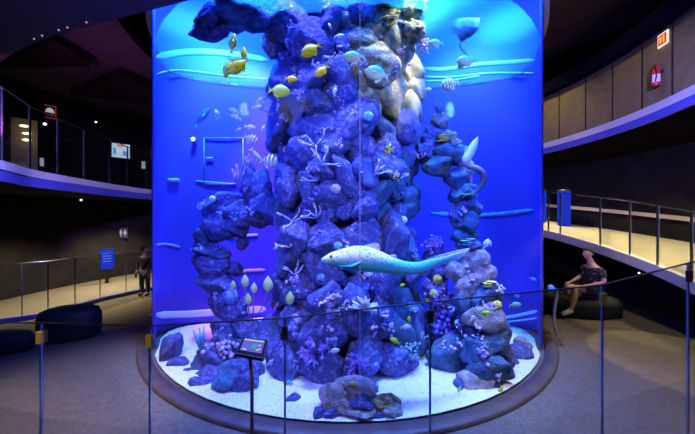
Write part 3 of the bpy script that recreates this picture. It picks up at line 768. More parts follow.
def fish(label, px, py, L, ang, m, d=3.05, deep=.36, yaw=0.0, tail=.20, group=None, name='reef_fish', roll=0):
    key = (m, deep, tail)
    if key not in FC: FC[key] = fish_mesh('fish', FM[m], deep, tail)
    o = link(name, FC[key], None, at(px, py, d)); a = math.radians(ang)
    f = Vector((math.cos(a) * math.cos(yaw), math.sin(yaw), math.sin(a) * math.cos(yaw))).normalized()
    up0 = Vector((0, 0, 1)) if abs(math.cos(a)) > .3 else Vector((-1 if roll == 0 else 1, 0, 0))
    y = up0.cross(f).normalized(); up = f.cross(y)
    R3 = Matrix((f, y, up)).transposed(); s = S(L, d)
    o.matrix_world = Matrix.Translation(at(px, py, d)) @ R3.to_4x4() @ Matrix.Scale(s, 4)
    tag(o, label, 'fish', group)
    for sd in (-1, 1):
        e = link('eye', EYE_ME, o); e.location = (.37, sd * .17 * deep * 1.0, .08 * deep + .01)
    return o
G1 = 'yellow fish by the column top'; G2 = 'cyan fish around the column'
fish('largest yellow fish above the column with its tail turned up', 311, 50, 23, 212, 'yellow', 2.95, .50)
fish('small golden fish diving right below the largest yellow fish', 322, 71, 18, 222, 'gold', 2.95, .44)
fish('small golden fish facing right at the column left of centre', 291, 79, 14, -8, 'gold', 3.1, .44)
fish('yellow and cyan fish facing right lowest of the yellow four', 279, 91, 23, -6, 'green', 3.15, .50)
fish('cyan fish facing left at the column top beside the white crust', 354, 57, 24, 184, 'cyan', 2.95, .46)
fish('larger cyan fish with yellow tail just below another cyan fish', 377, 74, 26, 166, 'cyan', 2.95, .56)
fish('small cyan fish right of the column shoulder', 436, 43.5, 16, 182, 'cyan', 3.1, .50)
fish('cyan fish overlapping a yellow one right of the column', 467, 61, 22, 183, 'cyan', 3.1, .46)
fish('yellow fish half hidden behind a cyan one', 463, 63, 15, 225, 'gold', 3.25, .50)
fish('pale barred fish with yellow belly right of the column', 450, 84, 20, 197, 'cyanbar', 3.05, .58)
fish('green fish swimming straight up at the upper left', 233, 44, 22, 82, 'green', 2.98, .32)
fish('teal green fish pointing down left of the big yellow one', 228, 68, 22, 255, 'green', 3.02, .34)
fish('big yellow fish with raised tail at the upper left', 239, 66, 26, 214, 'yellow', 2.96, .48)
fish('upright yellow fish behind the big yellow one at the upper left', 244, 52, 16, 268, 'yellow', 3.06, .36)
fish('upper of the two striped fish left of the column', 251, 139, 16, -25, 'stripe', 3.3, .56)
fish('lower and larger striped fish left of the column', 269, 161, 19, -8, 'stripe', 3.25, .64)
fish('slender pale fish diving between the two striped fish', 256, 154, 17, -48, 'pale', 3.5, .18)
fish('slim pale fish slanting up in the blue left of the arch', 202, 117, 26, 48, 'blue', 4.2, .26, tail=.12)
fish('short pale oval fish next to the slim slanting one', 217, 114, 10, 110, 'pale', 4.1, .44)
for px, py, L, an, lb_ in [(234, 111, 12, 155, 'upper pale little fish of the trio left of the column'), (236, 117, 12, 160, 'lower pale little fish of the trio left of the column'), (250, 127, 12, -10, 'pale little fish above the striped pair'), (239, 129, 6, 20, 'tiny pale fish left of the striped pair'),
                           (259, 100, 9, 40, 'tiny white fish at the left column edge level with the lowest yellow fish'), (257, 107, 10, 0, 'tiny white fish just under another at the left column edge'), (263, 128, 7, 60, 'tiny white fish hugging the column edge above the striped fish'),
                           (330, 26, 7, 120, 'tiny white fish below the spot of light near the column top'), (339, 36, 11, 10, 'small white fish left of the upper cyan fish, higher of two'), (340, 46, 7, 0, 'small white fish left of the upper cyan fish, lower of two'), (335, 90, 10, 250, 'small pale fish diving at the column right of the golden ones'), (428, 89, 8, 0, 'tiny pale fish left of the barred fish')]:
    fish(lb_, px, py, L, an, 'pale', 3.0 if px > 280 else 3.4, .34)
for px, py, L, an, m, lb_, d in [(403, 285, 7, 200, 'lime', 'tiny lime fish under the shark tail base', 2.95), (409, 320, 8, 88, 'lime', 'tiny lime fish standing upright right of the anemone', 2.95), (395, 341, 12, 150, 'lime', 'lime fish slanting down at the lower right of the column', 2.95), (353, 384, 9, 160, 'lime', 'lime fish on top of the front rock slabs', 2.78),
                                 (459, 390, 8, 60, 'lime', 'yellow fish beside the small rock at the pinnacle foot', 3.02), (500, 391, 10, 50, 'gold', 'yellow fish low at the right glass near the sand', 3.1), (422, 273, 10, 175, 'lime', 'lime fish tucked below the shark tail', 2.95), (288, 383, 12, -12, 'cyan', 'green fish over the sand by the touchscreen kiosk', 3.0),
                                 (485, 313, 12, 0, 'lime', 'lime fish crossing the middle of the right pinnacle', 3.2), (515, 305, 13, 5, 'cyan', 'cyan fish right of the pinnacle above the railing', 3.5), (516, 295, 9, -40, 'blue', 'small blue fish right of the pinnacle tip', 3.6), (533, 279, 8, -20, 'blue', 'dark little fish near the right edge of the aquarium', 3.75),
                                 (486, 244, 12, 62, 'pale', 'slender pale fish rising right of the pinnacle', 3.5), (490, 243, 7, 110, 'pale', 'short pale fish beside a slender rising one', 3.55), (406, 327, 12, 5, 'pale', 'white fish right of the column foot below the railing line', 2.95), (391, 326, 9, 60, 'pale', 'pale little fish left of the white fish at the column foot', 2.95),
                                 (276, 247, 7, 30, 'cyan', 'tiny cyan fish at the left column edge by the purple wall', 3.2), (461, 254, 8, 180, 'cyan', 'tiny cyan fish behind the tip of the shark tail', 3.2), (334, 351, 12, 10, 'pale', 'pale fish beside the pair of ball sponges', 2.9)]:
    fish(lb_, px, py, L, an, m, d, .40)

for lb_, c_, rr_ in (('bright cyan underwater lamp on the blue back wall at the left', at(193, 139, bdepth(193) - .10), .03), ('white underwater lamp on the dark recess at the column top', at(291, 7, 3.35), .022)):
    t_ = thing('underwater_lamp', lb_, 'lamp', c_)
    MB().ball(c_, rr_, 12, 8).part('bulb', emit('underwater_bulb_mat', (.6, .95, 1), 9), t_)  # glowing ball in place of a reflected light spot
    MB().tube([c_ + Vector((0, rr_ * .4, 0)), c_ + Vector((0, rr_ * 2.4, 0))], rr_ * 1.3, 12).part('housing', M['bluec'], t_)  # added backing of the glint ball, no real housing
# zebra shark
sk = thing('zebra_shark', 'large pale zebra shark with dark spots swimming left before the column', 'shark', at(360, 262, 2.84))
cl = [(321.5, 260, 2.5, 3, 2.82), (326, 260, 8, 9, 2.82), (334, 259, 13.5, 14, 2.82), (345, 258.5, 19, 17, 2.82), (357, 258.5, 23.5, 19, 2.82), (370, 260, 22.5, 18, 2.82), (382, 263, 18.5, 15, 2.83), (394, 266, 14.5, 12, 2.85), (406, 268, 12, 9.5, 2.87), (418, 268, 11, 8, 2.90), (430, 264.5, 9.5, 6, 2.94), (442, 260, 7, 4, 2.98), (455, 255, 5, 3, 3.02), (468, 250, 1.2, 1.2, 3.06)]
cs = spline(cl, 60)
mb = MB()
mb.tube([at(a, b, d) for a, b, h, w, d in cs], [(w * d / F / 2, h * 1.10 * d / F / 2) for a, b, h, w, d in cs], 20, True, (0, 0, 1))
def finpx(pts, th=.016, ax=(0, 1, 0)): mb.prism([at(*p) for p in pts], ax, th)
finpx([(352, 250, 2.82), (364, 246, 2.82), (374, 243, 2.82), (378.5, 243.5, 2.83), (380, 248, 2.83), (379.5, 254, 2.83), (370, 255, 2.82)], .022)
finpx([(386, 259, 2.84), (392, 254.5, 2.84), (396, 255, 2.85), (397, 262, 2.85), (392, 265, 2.85)], .018)
finpx([(338, 262, 2.80), (349, 258, 2.78), (361, 258, 2.74), (361, 262, 2.72), (352, 266, 2.72), (340, 266, 2.76)], .018, (.1, 1, .5))
finpx([(342, 265, 2.90), (352, 270, 2.96), (358, 272.5, 2.97), (358.5, 266, 2.92)], .016, (.1, 1, .4))
finpx([(366, 268, 2.80), (374, 268, 2.78), (380, 271, 2.77), (376, 270.5, 2.78), (370, 269.5, 2.79), (363, 268, 2.80)], .016)
finpx([(392, 270, 2.85), (400, 274, 2.85), (403, 275, 2.86), (402, 272, 2.87)], .014)
finpx([(420, 262, 2.91), (440, 255, 2.97), (456, 250.5, 3.02), (470, 248, 3.07), (466, 253, 3.05), (459, 259, 3.03), (452, 261, 3.01), (440, 265, 2.97), (424, 272, 2.92), (415, 272, 2.9)], .012)
FM['shark'] = split_mat('zebra_shark_skin_mat', (.86, .86, .70), (.08, .60, .50), .6, spots=((.22, .21, .18), 30, .24))  # teal belly: reflected light put into the skin colour
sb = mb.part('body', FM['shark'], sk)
MB().ball(at(331, 256.5, 2.755), .014, 8, 6).part('eye', M['eye'], sk)

# grey eel-like shark curling round the pinnacle
ee = [(478, 137, .8, 3.5), (474.5, 144, 7, 3.5), (470, 153, 9, 3.48), (466, 161, 9, 3.46), (469, 166, 6, 3.46), (478, 169, 6, 3.46), (483.5, 175, 6.5, 3.46), (483, 183, 5.5, 3.46), (478, 190, 4, 3.46), (472, 198, 1.5, 3.46)]
es = spline(ee, 40); mb = MB()
mb.tube([at(a, b, d) for a, b, w, d in es], [(w * d / F / 2, w * d / F / 3) for a, b, w, d in es], 12, True, (0, 1, 0))
mb.prism([at(466, 160, 3.47), at(464, 152, 3.47), at(466, 145, 3.47), at(469, 150, 3.47)], (0, 1, 0), .012)
FM['eel'] = split_mat('grey_eel_mat', (.50, .50, .52), (.10, .095, .11), .6)
e_ = tag(mb.solo('eel', FM['eel']), 'grey slender fish curled in an S beside the right pinnacle', 'fish')

# ray near the water surface
mb = MB(); rc = at(466, 30, 3.7)
pts = [(452, 21), (460, 18.5), (470, 18), (480, 18), (478, 28), (472, 36), (464, 41), (460, 40), (456, 33)]
mb.prism([at(a, b, 3.7 - (b - 18) * .006) for a, b in pts], (0, 1, .2), .03, True); mb.ball(at(467, 28, 3.66), (.13, .05, .12), 12, 8)
mb.tube([at(462, 40, 3.58), at(460, 46, 3.56), at(463, 51, 3.55), at(468, 55, 3.54)], [.02, .014, .009, .004], 6)
FM['ray'] = mat('brown_ray_mat', (.20, .18, .18), .7, (.36, .33, .32), 10, .2)
tag(mb.solo('stingray', FM['ray']), 'brown stingray with a thin tail near the water surface on the right', 'ray')

# ------------------------------------------------------------------ things in front of and around the tank
kd = 2.18
kq = thing('touchscreen_kiosk', 'small tilted touchscreen on a thin brown post before the aquarium', 'touchscreen', at(252, 362, kd) * 1.0)
kq.location = (at(252, 362, kd).x, kd, 0)
MB().tube([at(250, 358, kd + .02), at(252, 380, kd), Vector((at(252, 380, kd).x, kd, .45)), Vector((at(252, 380, kd).x, kd, 0))], .014, 10).part('post', M['postwood'], kq)
MB().lathe([(0, .02), (.10, .02), (.10, 0), (0, 0)], 20, (at(252, 380, kd).x, kd, 0)).part('foot', M['black'], kq)
fl, fr_, br_, bl = at(235, 355, kd - .05), at(263.5, 360, kd - .05), at(268, 341.5, kd + .10), at(243, 338.5, kd + .10)
up = (fr_ - fl).cross(bl - fl).normalized()
casing = MB().prism([fl, fr_, br_, bl], up, .032).part('casing', M['casing'], kq)
def inset(u, v, h=.018): return fl + (fr_ - fl) * u + (bl - fl) * v + ((br_ - bl) - (fr_ - fl)) * u * v + up * h
MB().prism([inset(.02, .06, .0165), inset(.98, .06, .0165), inset(.98, .98, .0165), inset(.02, .98, .0165)], up, .003).part('bezel', M['bezel'], kq)
sc_ = MB().prism([inset(.10, .22), inset(.88, .22), inset(.88, .90), inset(.10, .90)], up, .003).part('screen', M['scr'], kq)
pc = MB()
pc.prism([inset(.10, .82, .0205), inset(.88, .82, .0205), inset(.88, .90, .0205), inset(.10, .90, .0205)], up, .0015)
pc.part('menu_bar', M['scrlight'], sc_)
MB().prism([inset(u, v, .0205) for u, v in ((.42, .42), (.50, .62), (.58, .70), (.66, .62), (.62, .50), (.70, .46), (.60, .40))], up, .0015).part('picture', M['scrteal'], sc_)
ic = MB()
for u, v in ((.74, .62), (.78, .42), (.70, .34), (.28, .30), (.20, .30)):
    ic.prism([inset(u - .04, v - .04, .0205), inset(u + .04, v - .04, .0205), inset(u + .04, v + .04, .0205), inset(u - .04, v + .04, .0205)], up, .0015)
ic.part('icons', M['scrlight'], sc_)['kind'] = 'stuff'

cp = [(551, 288, 4.2), (557, 293, 4.2), (554.5, 308, 4.25), (554.5, 325, 4.27), (562, 346, 4.27)]
cb = thing('curved_post', 'thin curved metal post on the carpet right of the aquarium', 'post', (at(562, 346, 4.27).x, 4.27, 0))
cpp = spline(cp, 24); P = [at(*p) for p in cpp]; P.append(Vector((P[-1].x, P[-1].y, 0)))
MB().tube(P, .022, 8).part('bar', M['chrome'], cb)
MB().tube([at(549.5, 287, 4.2), at(553, 290, 4.2)], .05, 8).part('cap', M['bluec'], cb)
MB().tube([at(553, 290, 4.2), at(566, 297, 4.3)], .035, 8).part('arm', M['black'], cb)

def pouf(name, label, c, rx, ry, h, rotz=0):
    prof = [(0, h), (.75, h), (.92, h * .93), (1, h * .72), (1, h * .2), (.96, .03), (.93, 0), (0, 0)]
    mb = MB().lathe(prof, 40)
    for v in mb.v: v.x, v.y = v.x * rx, v.y * ry
    t = thing(name, label, 'bench', c, None, rotz)
    mb.local('cushion', M['bench'], t)
    m2 = MB().lathe([(.90, .0), (.90, .06), (.0, .06)], 40)
    seam = MB().lathe([(1.005, h * .60), (1.012, h * .62), (1.005, h * .64)], 40)
    for v in seam.v: v.x, v.y = v.x * rx, v.y * ry
    seam.local('piping', M['black'], t); return t
pouf('round_bench', 'black rounded bench on the carpet left of the aquarium', (-4.66, 4.62, 0), .44, .32, .47, .1)
pouf('long_bench', 'low black bench left of the taller rounded bench on the carpet', (-5.25, 4.10, 0), .50, .22, .26, .1)  # solid dark block in place of the shadow beside the bench
pouf('visitor_bench', 'black bench under a seated visitor right of the aquarium', (4.85, 5.75, 0), .75, .45, .365, -.1)

# ------------------------------------------------------------------ people
def skin_chain(name, m, verts, edges, radii, parent, sub=2, root=0):
    me = bpy.data.meshes.new(name); me.from_pydata([Vector(v) for v in verts], edges, [])
    o = link(name, me); bpy.context.view_layer.objects.active = o
    md = o.modifiers.new('s', 'SKIN')
    for i, r in enumerate(radii):
        sv = me.skin_vertices[0].data[i]; sv.radius = (r, r) if not isinstance(r, tuple) else r
        sv.use_root = (i == root)
    md.use_smooth_shade = True
    s2 = o.modifiers.new('u', 'SUBSURF'); s2.levels = sub; s2.render_levels = sub
    dg = bpy.context.evaluated_depsgraph_get(); ev = o.evaluated_get(dg)
    nm = bpy.data.meshes.new_from_object(ev); o.modifiers.clear(); o.data = nm; bpy.data.meshes.remove(me)
    nm.materials.clear(); nm.materials.append(m)
    for p in nm.polygons: p.use_smooth = True
    if parent: o.parent = parent
    return o
def chain(*pts): return [Vector(p) for p in pts]
class Sk:
    def __init__(s): s.v, s.e, s.r = [], [], []
    def line(s, start, pts):
        """start: index or None; pts: (pos, radius). Returns index list."""
        idx = []; prev = start
        for p, r in pts:
            s.v.append(Vector(p)); s.r.append(r); i = len(s.v) - 1
            if prev is not None: s.e.append((prev, i))
            prev = i; idx.append(i)
        return idx
def hand(sk, wrist_i, w, fwd, side, size=.085):
    palm = Vector(w) + Vector(fwd) * size; f = Vector(fwd); s = Vector(side); dn = Vector((0, 0, -1))
    pi = sk.line(wrist_i, [(palm, .022)])[0]
    return pi
def fingers(name, parent, m, w, fwd, side):
    """Five separate, slightly curled fingers."""
    f, s = Vector(fwd).normalized(), Vector(side).normalized(); dn = f.cross(s).normalized()
    if dn.z > 0: dn = -dn
    mb = MB(); base = Vector(w) + f * .085
    for k_, (o_, L) in enumerate(((-.030, .062), (-.010, .074), (.010, .080), (.030, .070))):
        a = base + s * o_; b = a + f * L * .5 + dn * .006; c = b + (f * .7 + dn * .7).normalized() * L * .5
        mb.tube([a - f * .03, a, b, c], [.0095, .0095, .0085, .007], 7); mb.ball(c, .0072, 6, 4)
    a = Vector(w) + f * .03 - s * .030; b = a + (f * .6 - s * .7).normalized() * .035; c = b + (f * .9 + dn * .2).normalized() * .03
    mb.tube([a + s * .012, a, b, c], [.012, .012, .010, .008], 7); mb.ball(c, .008, 6, 4)
    return mb
def head(parent, c, face, m_hair, scale=1.0):
    """Hair cap, ears, nose, eyes and mouth on a skull ellipsoid; face = horizontal view direction."""
    f = Vector(face).normalized(); s = Vector((-f.y, f.x, 0)); u = Vector((0, 0, 1)); c = Vector(c)
    R = Matrix((f, s, u)).transposed()
    def W(x, y, z): return c + R @ (Vector((x, y, z)) * scale)
    hd = MB().ball((0, 0, 0), (.092, .074, .112), 16, 12)
    for v in hd.v:
        if v.z < -.02 and v.x < 0: v.x *= .8
        if v.z < -.03: v.y *= .85
    hd.v = [W(*v) for v in hd.v]
    hd.tube([W(.085, 0, .015), W(.106, 0, -.018), W(.088, 0, -.028)], [.009, .014, .008], 8)
    for sd in (-1, 1): hd.ball(W(-.005, sd * .074, 0), (.018 * scale, .010 * scale, .028 * scale), 8, 6)
    ey = MB()
    for sd in (-1, 1): ey.ball(W(.080, sd * .030, .018), .010 * scale, 8, 6)
    mo = MB().tube([W(.080, -.024, -.055), W(.089, 0, -.056), W(.080, .024, -.055)], .005 * scale, 6)
    hr = MB().ball((0, 0, 0), (.102, .084, .120), 16, 12)
    for v in hr.v:
        if v.x > .02 and v.z < .055: v.x = .02; v.y *= .85
        if v.z < -.05: v.z = -.05; v.y *= .9
    hr.v = [W(v.x - .008, v.y, v.z + .012) for v in hr.v]
    return hd, ey, mo, hr

def seated_person():
    # faces left (-x), on the bench at d ~5.6
    X, Y, s = 4.95, 5.55, 1.0
    t = thing('person', 'seated person in dark print shirt and shorts resting a hand on the knee', 'person', (X, Y, 0))
    hip = Vector((X, Y, .54)); L = Sk()
    sp = L.line(None, [(hip, .13), (hip + Vector((.03, 0, .2)), .135), (hip + Vector((.02, 0, .38)), .15), (hip + Vector((-.03, 0, .50)), .075), (hip + Vector((-.06, 0, .58)), .055), (hip + Vector((-.08, 0, .66)), .06)])
    hc = hip + Vector((-.10, 0, .72))
    # near leg crossed: knee high and forward, shin dropping to the left
    for sd, knee, ank, toe in ((-1, (-.44, -.10, .06), (-.56, -.14, -.37), (-.74, -.16, -.44)), (1, (-.46, .12, .02), (-.38, .14, -.43), (-.55, .14, -.49))):
        L.line(sp[0], [(hip + Vector((-.06, sd * .10, -.01)), .095), (hip + Vector(knee), .062), (hip + (Vector(knee) + Vector(ank)) * .5 + Vector((.03, 0, .02)), .058), (hip + Vector(ank), .038), (hip + Vector(toe), .036)])
    hands = []
    for sd, el, wr in ((-1, (-.02, -.27, .20), (-.26, -.18, .12)), (1, (-.02, .27, .20), (-.28, .20, .10))):
        L.line(sp[2], [(hip + Vector((0, sd * .20, .40)), .055), (hip + Vector(el), .042), (hip + Vector(wr), .028), (hip + Vector(wr) + Vector((-.085, .02 * -sd, -.02)), .026)])
        hands.append((hip + Vector(wr), Vector((-1, .2 * -sd, -.2)), Vector((0, 1 if sd < 0 else -1, 0))))
    bo_ = skin_chain('body', M['skin'], [v - t.location for v in L.v], L.e, L.r, t)
    hd, ey, mo, hr = head(t, hc, (-1, -.15, 0), M['hair'])
    mbb = MB(); mbb.v, mbb.f, mbb.sm = hd.v, hd.f, hd.sm
    for w, f, s_ in hands:
        fm = fingers('f', t, M['skin'], w, f, s_); b = len(mbb.v); mbb.v += fm.v; mbb.f += [tuple(b + i for i in q) for q in fm.f]; mbb.sm += fm.sm
    # head and fingers joined into the body mesh
    me2 = mbb.mesh('tmp', M['skin'], t.location)
    bm = bmesh.new(); bm.from_mesh(bo_.data); bm.from_mesh(me2); bm.to_mesh(bo_.data); bm.free(); bpy.data.meshes.remove(me2)
    hr.part('hair', M['hair'], t); ey.part('eyes', M['eye'], t)
    C = Sk(); sp = C.line(None, [(hip + Vector((0, 0, .02)), .155), (hip + Vector((.03, 0, .2)), .155), (hip + Vector((.02, 0, .38)), .165), (hip + Vector((-.02, 0, .47)), .09)])
    for sd in (-1, 1): C.line(sp[2], [(hip + Vector((0, sd * .20, .40)), .075), (hip + Vector((-.01, sd * .25, .26)), .062)])
    skin_chain('shirt', M['shirt'], [v - t.location for v in C.v], C.e, C.r, t)
    C = Sk(); h0 = C.line(None, [(hip + Vector((.02, 0, 0)), .16)])
    for sd, kz in ((-1, (-.32, -.10, .055)), (1, (-.33, .12, .02))): C.line(h0[0], [(hip + Vector((-.06, sd * .10, 0)), .112), (hip + Vector(kz), .085)])
    skin_chain('shorts', M['navy'], [v - t.location for v in C.v], C.e, C.r, t)
    for ank, toe in (((-.56, -.14, -.37), (-.76, -.16, -.445)), ((-.38, .14, -.44), (-.57, .14, -.49))):
        a, b = hip + Vector(ank), hip + Vector(toe); C = Sk()
        C.line(None, [(a + Vector((.05, 0, -.02)), .045), (a + Vector((-.02, 0, -.02)), .052), ((a + b) / 2 + Vector((0, 0, -.01)), .048), (b, .040)])
        sh = skin_chain('shoe', M['shoe'], [v - t.location for v in C.v], C.e, C.r, t)
    return t
seated_person()

def standing_person():
    d = 7.0; c = at(145, 297, d); X, Y = c.x, d; k_ = .70
    t = thing('person', 'small standing person in black top and blue jeans behind the left tank edge', 'person', (X, Y, 0))
    def P_(x, y, z): return Vector((X + x * k_, Y + y * k_, z * k_))
    L = Sk(); sp = L.line(None, [(P_(0, 0, .92), .14 * k_), (P_(0, .02, 1.12), .13 * k_), (P_(0, .01, 1.34), .15 * k_), (P_(0, 0, 1.47), .065 * k_), (P_(.0, -.01, 1.56), .06 * k_)])
    hands = []
    for sd in (-1, 1):
        L.line(sp[0], [(P_(sd * .10, 0, .86), .09 * k_), (P_(sd * .11, -.02, .48), .06 * k_), (P_(sd * .11, .02, .10), .04 * k_), (P_(sd * .13, -.14, .04), .038 * k_)])
        L.line(sp[2], [(P_(sd * .20, 0, 1.36), .055 * k_), (P_(sd * .26, .03, 1.10), .042 * k_), (P_(sd * .24, -.08, .88), .03 * k_), (P_(sd * .24, -.12, .80), .026 * k_)])
        hands.append((P_(sd * .24, -.08, .88), Vector((0, -.4, -1)), Vector((0, 1, 0))))
    bo_ = skin_chain('body', M['skin'], [v - t.location for v in L.v], L.e, L.r, t)
    hd, ey, mo, hr = head(t, P_(0, -.02, 1.66), (.8, .6, 0), M['hair'], k_ * 1.1)
    for w, f, s_ in hands:
        fm = fingers('f', t, M['skin'], w, f, s_); b = len(hd.v); hd.v += fm.v; hd.f += [tuple(b + i for i in q) for q in fm.f]; hd.sm += fm.sm
    me2 = hd.mesh('tmp', M['skin'], t.location); bm = bmesh.new(); bm.from_mesh(bo_.data); bm.from_mesh(me2); bm.to_mesh(bo_.data); bm.free()
    hr.part('hair', M['hair'], t); ey.part('eyes', M['eye'], t)
    C = Sk(); sp = C.line(None, [(P_(0, 0, .90), .165 * k_), (P_(0, .02, 1.12), .15 * k_), (P_(0, .01, 1.34), .17 * k_), (P_(0, 0, 1.44), .09 * k_)])
    for sd in (-1, 1): C.line(sp[2], [(P_(sd * .20, 0, 1.36), .075 * k_), (P_(sd * .26, .03, 1.10), .06 * k_), (P_(sd * .245, -.06, .92), .048 * k_)])
    skin_chain('jacket', M['navy'], [v - t.location for v in C.v], C.e, C.r, t)
    C = Sk(); h0 = C.line(None, [(P_(0, 0, .93), .155 * k_)])
    for sd in (-1, 1): C.line(h0[0], [(P_(sd * .10, 0, .85), .11 * k_), (P_(sd * .11, -.02, .48), .08 * k_), (P_(sd * .11, .02, .12), .065 * k_)])
    skin_chain('jeans', M['jeans'], [v - t.location for v in C.v], C.e, C.r, t)
    for sd in (-1, 1):
        C = Sk(); C.line(None, [(P_(sd * .11, .05, .07), .05 * k_), (P_(sd * .12, -.04, .06), .052 * k_), (P_(sd * .13, -.15, .05), .042 * k_)])
        skin_chain('shoe', M['navy'], [v - t.location for v in C.v], C.e, C.r, t)
standing_person()

# ------------------------------------------------------------------ signs, screens, extinguisher
def facing(c, target=(0, 0)):
    """Axes of a board at c facing a point on the floor plan: right, normal."""
    n = Vector((target[0] - c[0], target[1] - c[1], 0)).normalized(); r = Vector((-n.y, n.x, 0)); return r, n
def quad(c, r, n, w, h, th=.02, off_=0.0, dx=0.0, dz=0.0):
    o = Vector(c) + n * off_ + r * dx + Vector((0, 0, dz)); u = Vector((0, 0, 1))
    return MB().prism([o - r * w / 2 - u * h / 2, o + r * w / 2 - u * h / 2, o + r * w / 2 + u * h / 2, o - r * w / 2 + u * h / 2], n, th)
# fire sign and extinguisher on the parapet
def on_par(px, py):
    k0 = (px - CX) / F; A = 1 + k0 * k0; r = 5.87; dd = (TY + math.sqrt(TY * TY - A * (TY * TY - r * r))) / A
    return at(px, py, dd)
c = on_par(664.5, 39); r, n = facing(c, (0, TY))
sg = thing('fire_sign', 'small lit red and white fire sign on the beige parapet above an extinguisher', 'sign', c)
quad(c, r, n, .20, .235, .02, .02).part('board', M['signwhite'], sg)
quad(c, r, n, .155, .185, .006, .033).part('red_field', M['signred'], sg)
ex_ = quad(c, r, n, .030, .12, .004, .038, -.03); ex_.v += []
p2 = quad(c, r, n, .030, .13, .004, .038, .03)
b = len(ex_.v); ex_.v += p2.v; ex_.f += [tuple(b + i for i in q) for q in p2.f]; ex_.sm += p2.sm
ex_.part('pictogram', M['signyellow'], sg)
c = on_par(662.5, 85.5) + Vector((0, 0, 0)); r, n = facing(c, (0, TY)); c0 = c + n * .10
fe = thing('fire_extinguisher', 'red fire extinguisher with white label hung on the beige parapet', 'fire extinguisher', c0)
MB().lathe([(0, 0), (.052, 0), (.058, .02), (.058, .27), (.045, .31), (.02, .335), (.02, .36), (0, .36)], 24, c0).part('cylinder', M['red'], fe)
MB().lathe([(.0592, .06), (.0592, .20)], 16, c0, -100, 80).part('label', M['white'], fe)
MB().lathe([(0, -.02), (.055, -.02), (.055, .002), (0, .002)], 20, c0).part('foot', M['black'], fe)
MB().box(c0 + Vector((0, 0, .375)), (.03, .03, .03)).tube([c0 + Vector((0, 0, .385)), c0 + n * .03 + Vector((.05, -.0, .41))], .011, 6).tube([c0 + Vector((0, 0, .37)), c0 + n * .03 + Vector((.055, -.0, .375))], .009, 6).part('valve', M['red'], fe)
MB().tube(spline([tuple(c0 + Vector((0, 0, .37))), tuple(c0 + n * .06 + r * .06 + Vector((0, 0, .34))), tuple(c0 + n * .05 + r * .085 + Vector((0, 0, .2))), tuple(c0 + n * .05 + r * .06 + Vector((0, 0, .06)))], 14), .009, 6).part('hose', M['black'], fe)
MB().box(c0 - n * .055 + Vector((0, 0, .25)), (.07, .07, .05), Matrix.Rotation(math.atan2(n.y, n.x), 3, 'Z')).part('bracket', M['black'], fe)
# balcony things: alarm sign, television, posts
def at_r(px, py, R):
    k0 = (px - CX) / F; A = 1 + k0 * k0; dd = (TY + math.sqrt(TY * TY - A * (TY * TY - R * R))) / A; return at(px, py, dd)
c = at_r(50, 112, RW - .05); r, n = facing(c)
sg = thing('alarm_sign', 'small red-framed sign with white dome on the dark wall above the left balcony', 'sign', c)
quad(c, r, n, .24, .36, .02).part('board', M['dimred'], sg)
quad(c, r, n, .20, .31, .006, .012).part('dark_field', M['black'], sg)
dm = MB().prism([c + n * .017 + r * (.085 * math.cos(a)) + Vector((0, 0, -.02 + .13 * math.sin(a))) for a in [PI * i / 12 for i in range(13)]], n, .004)
dm.part('dome', M['dimwhite'], sg)
quad(c, r, n, .15, .03, .004, .017, 0, -.075).part('red_bar', M['dimred'], sg)
c = at_r(121, 151, RW - .35); r, n = facing(c)
tvt = thing('television', 'bright wall television showing a pale blue picture on the left balcony', 'television', c)
quad(c, r, n, .50, .50, .05).part('casing', M['black'], tvt)
ts = quad(c, r, n, .45, .45, .006, .028).part('screen', M['tv'], tvt)
quad(c, r, n, .24, .06, .004, .033, .02, .17).part('red_banner', M['tvred'], ts)
quad(c, r, n, .14, .16, .004, .033, .12, -.08).part('blue_block', M['tvblue'], ts)
quad(c, r, n, .07, .22, .004, .033, -.16, -.03).part('blue_column', M['tvblue'], ts)
MB().box(c - n * .13, (.06, .20, .06), Matrix.Rotation(math.atan2(n.y, n.x) - PI / 2, 3, 'Z')).part('bracket', M['black'], tvt)
c = at_r(143.5, 165, RW - .05); r, n = facing(c)
sg = thing('notice_sign', 'tiny pale lit notice on the wall beside the left tank edge', 'sign', c); quad(c, r, n, .11, .26, .02).part('board', M['dimwhite'], sg); quad(c, r, n, .07, .08, .004, .014, 0, .04).part('pictogram', M['tvblue'], sg)
c = at_r(42, 162, RW - .05); r, n = facing(c)
sg = thing('door_notice', 'small pale notices on the dark wall behind the left balcony glass', 'sign', c); quad(c, r, n, .07, .22, .02).part('board', M['dimwhite'], sg)
quad(c, r, n, .06, .10, .02, .005, -.14, .16).part('red_board', M['dimred'], sg)
# reflections of a lit room and its lamps, built behind the balcony glass
c = at_r(19, 145, RW - .06); r, n = facing(c)
struct('wall_recess', quad(c, r, n, .62, 1.35, .04), M['panel'])
for k_, (px, py) in enumerate([(24.5, 126), (27, 133.5), (27, 140)]):
    c2 = at_r(px, py, RW - .30); tag(MB().ball(c2, (.10, .06, .025), 12, 6).solo('recess_lamp', M['ledwarm']), ['top oval lamp behind the balcony glass at the far left', 'middle oval lamp behind the balcony glass at the far left', 'lowest oval lamp behind the balcony glass at the far left'][k_], 'lamp', 'oval lamps behind the balcony glass')
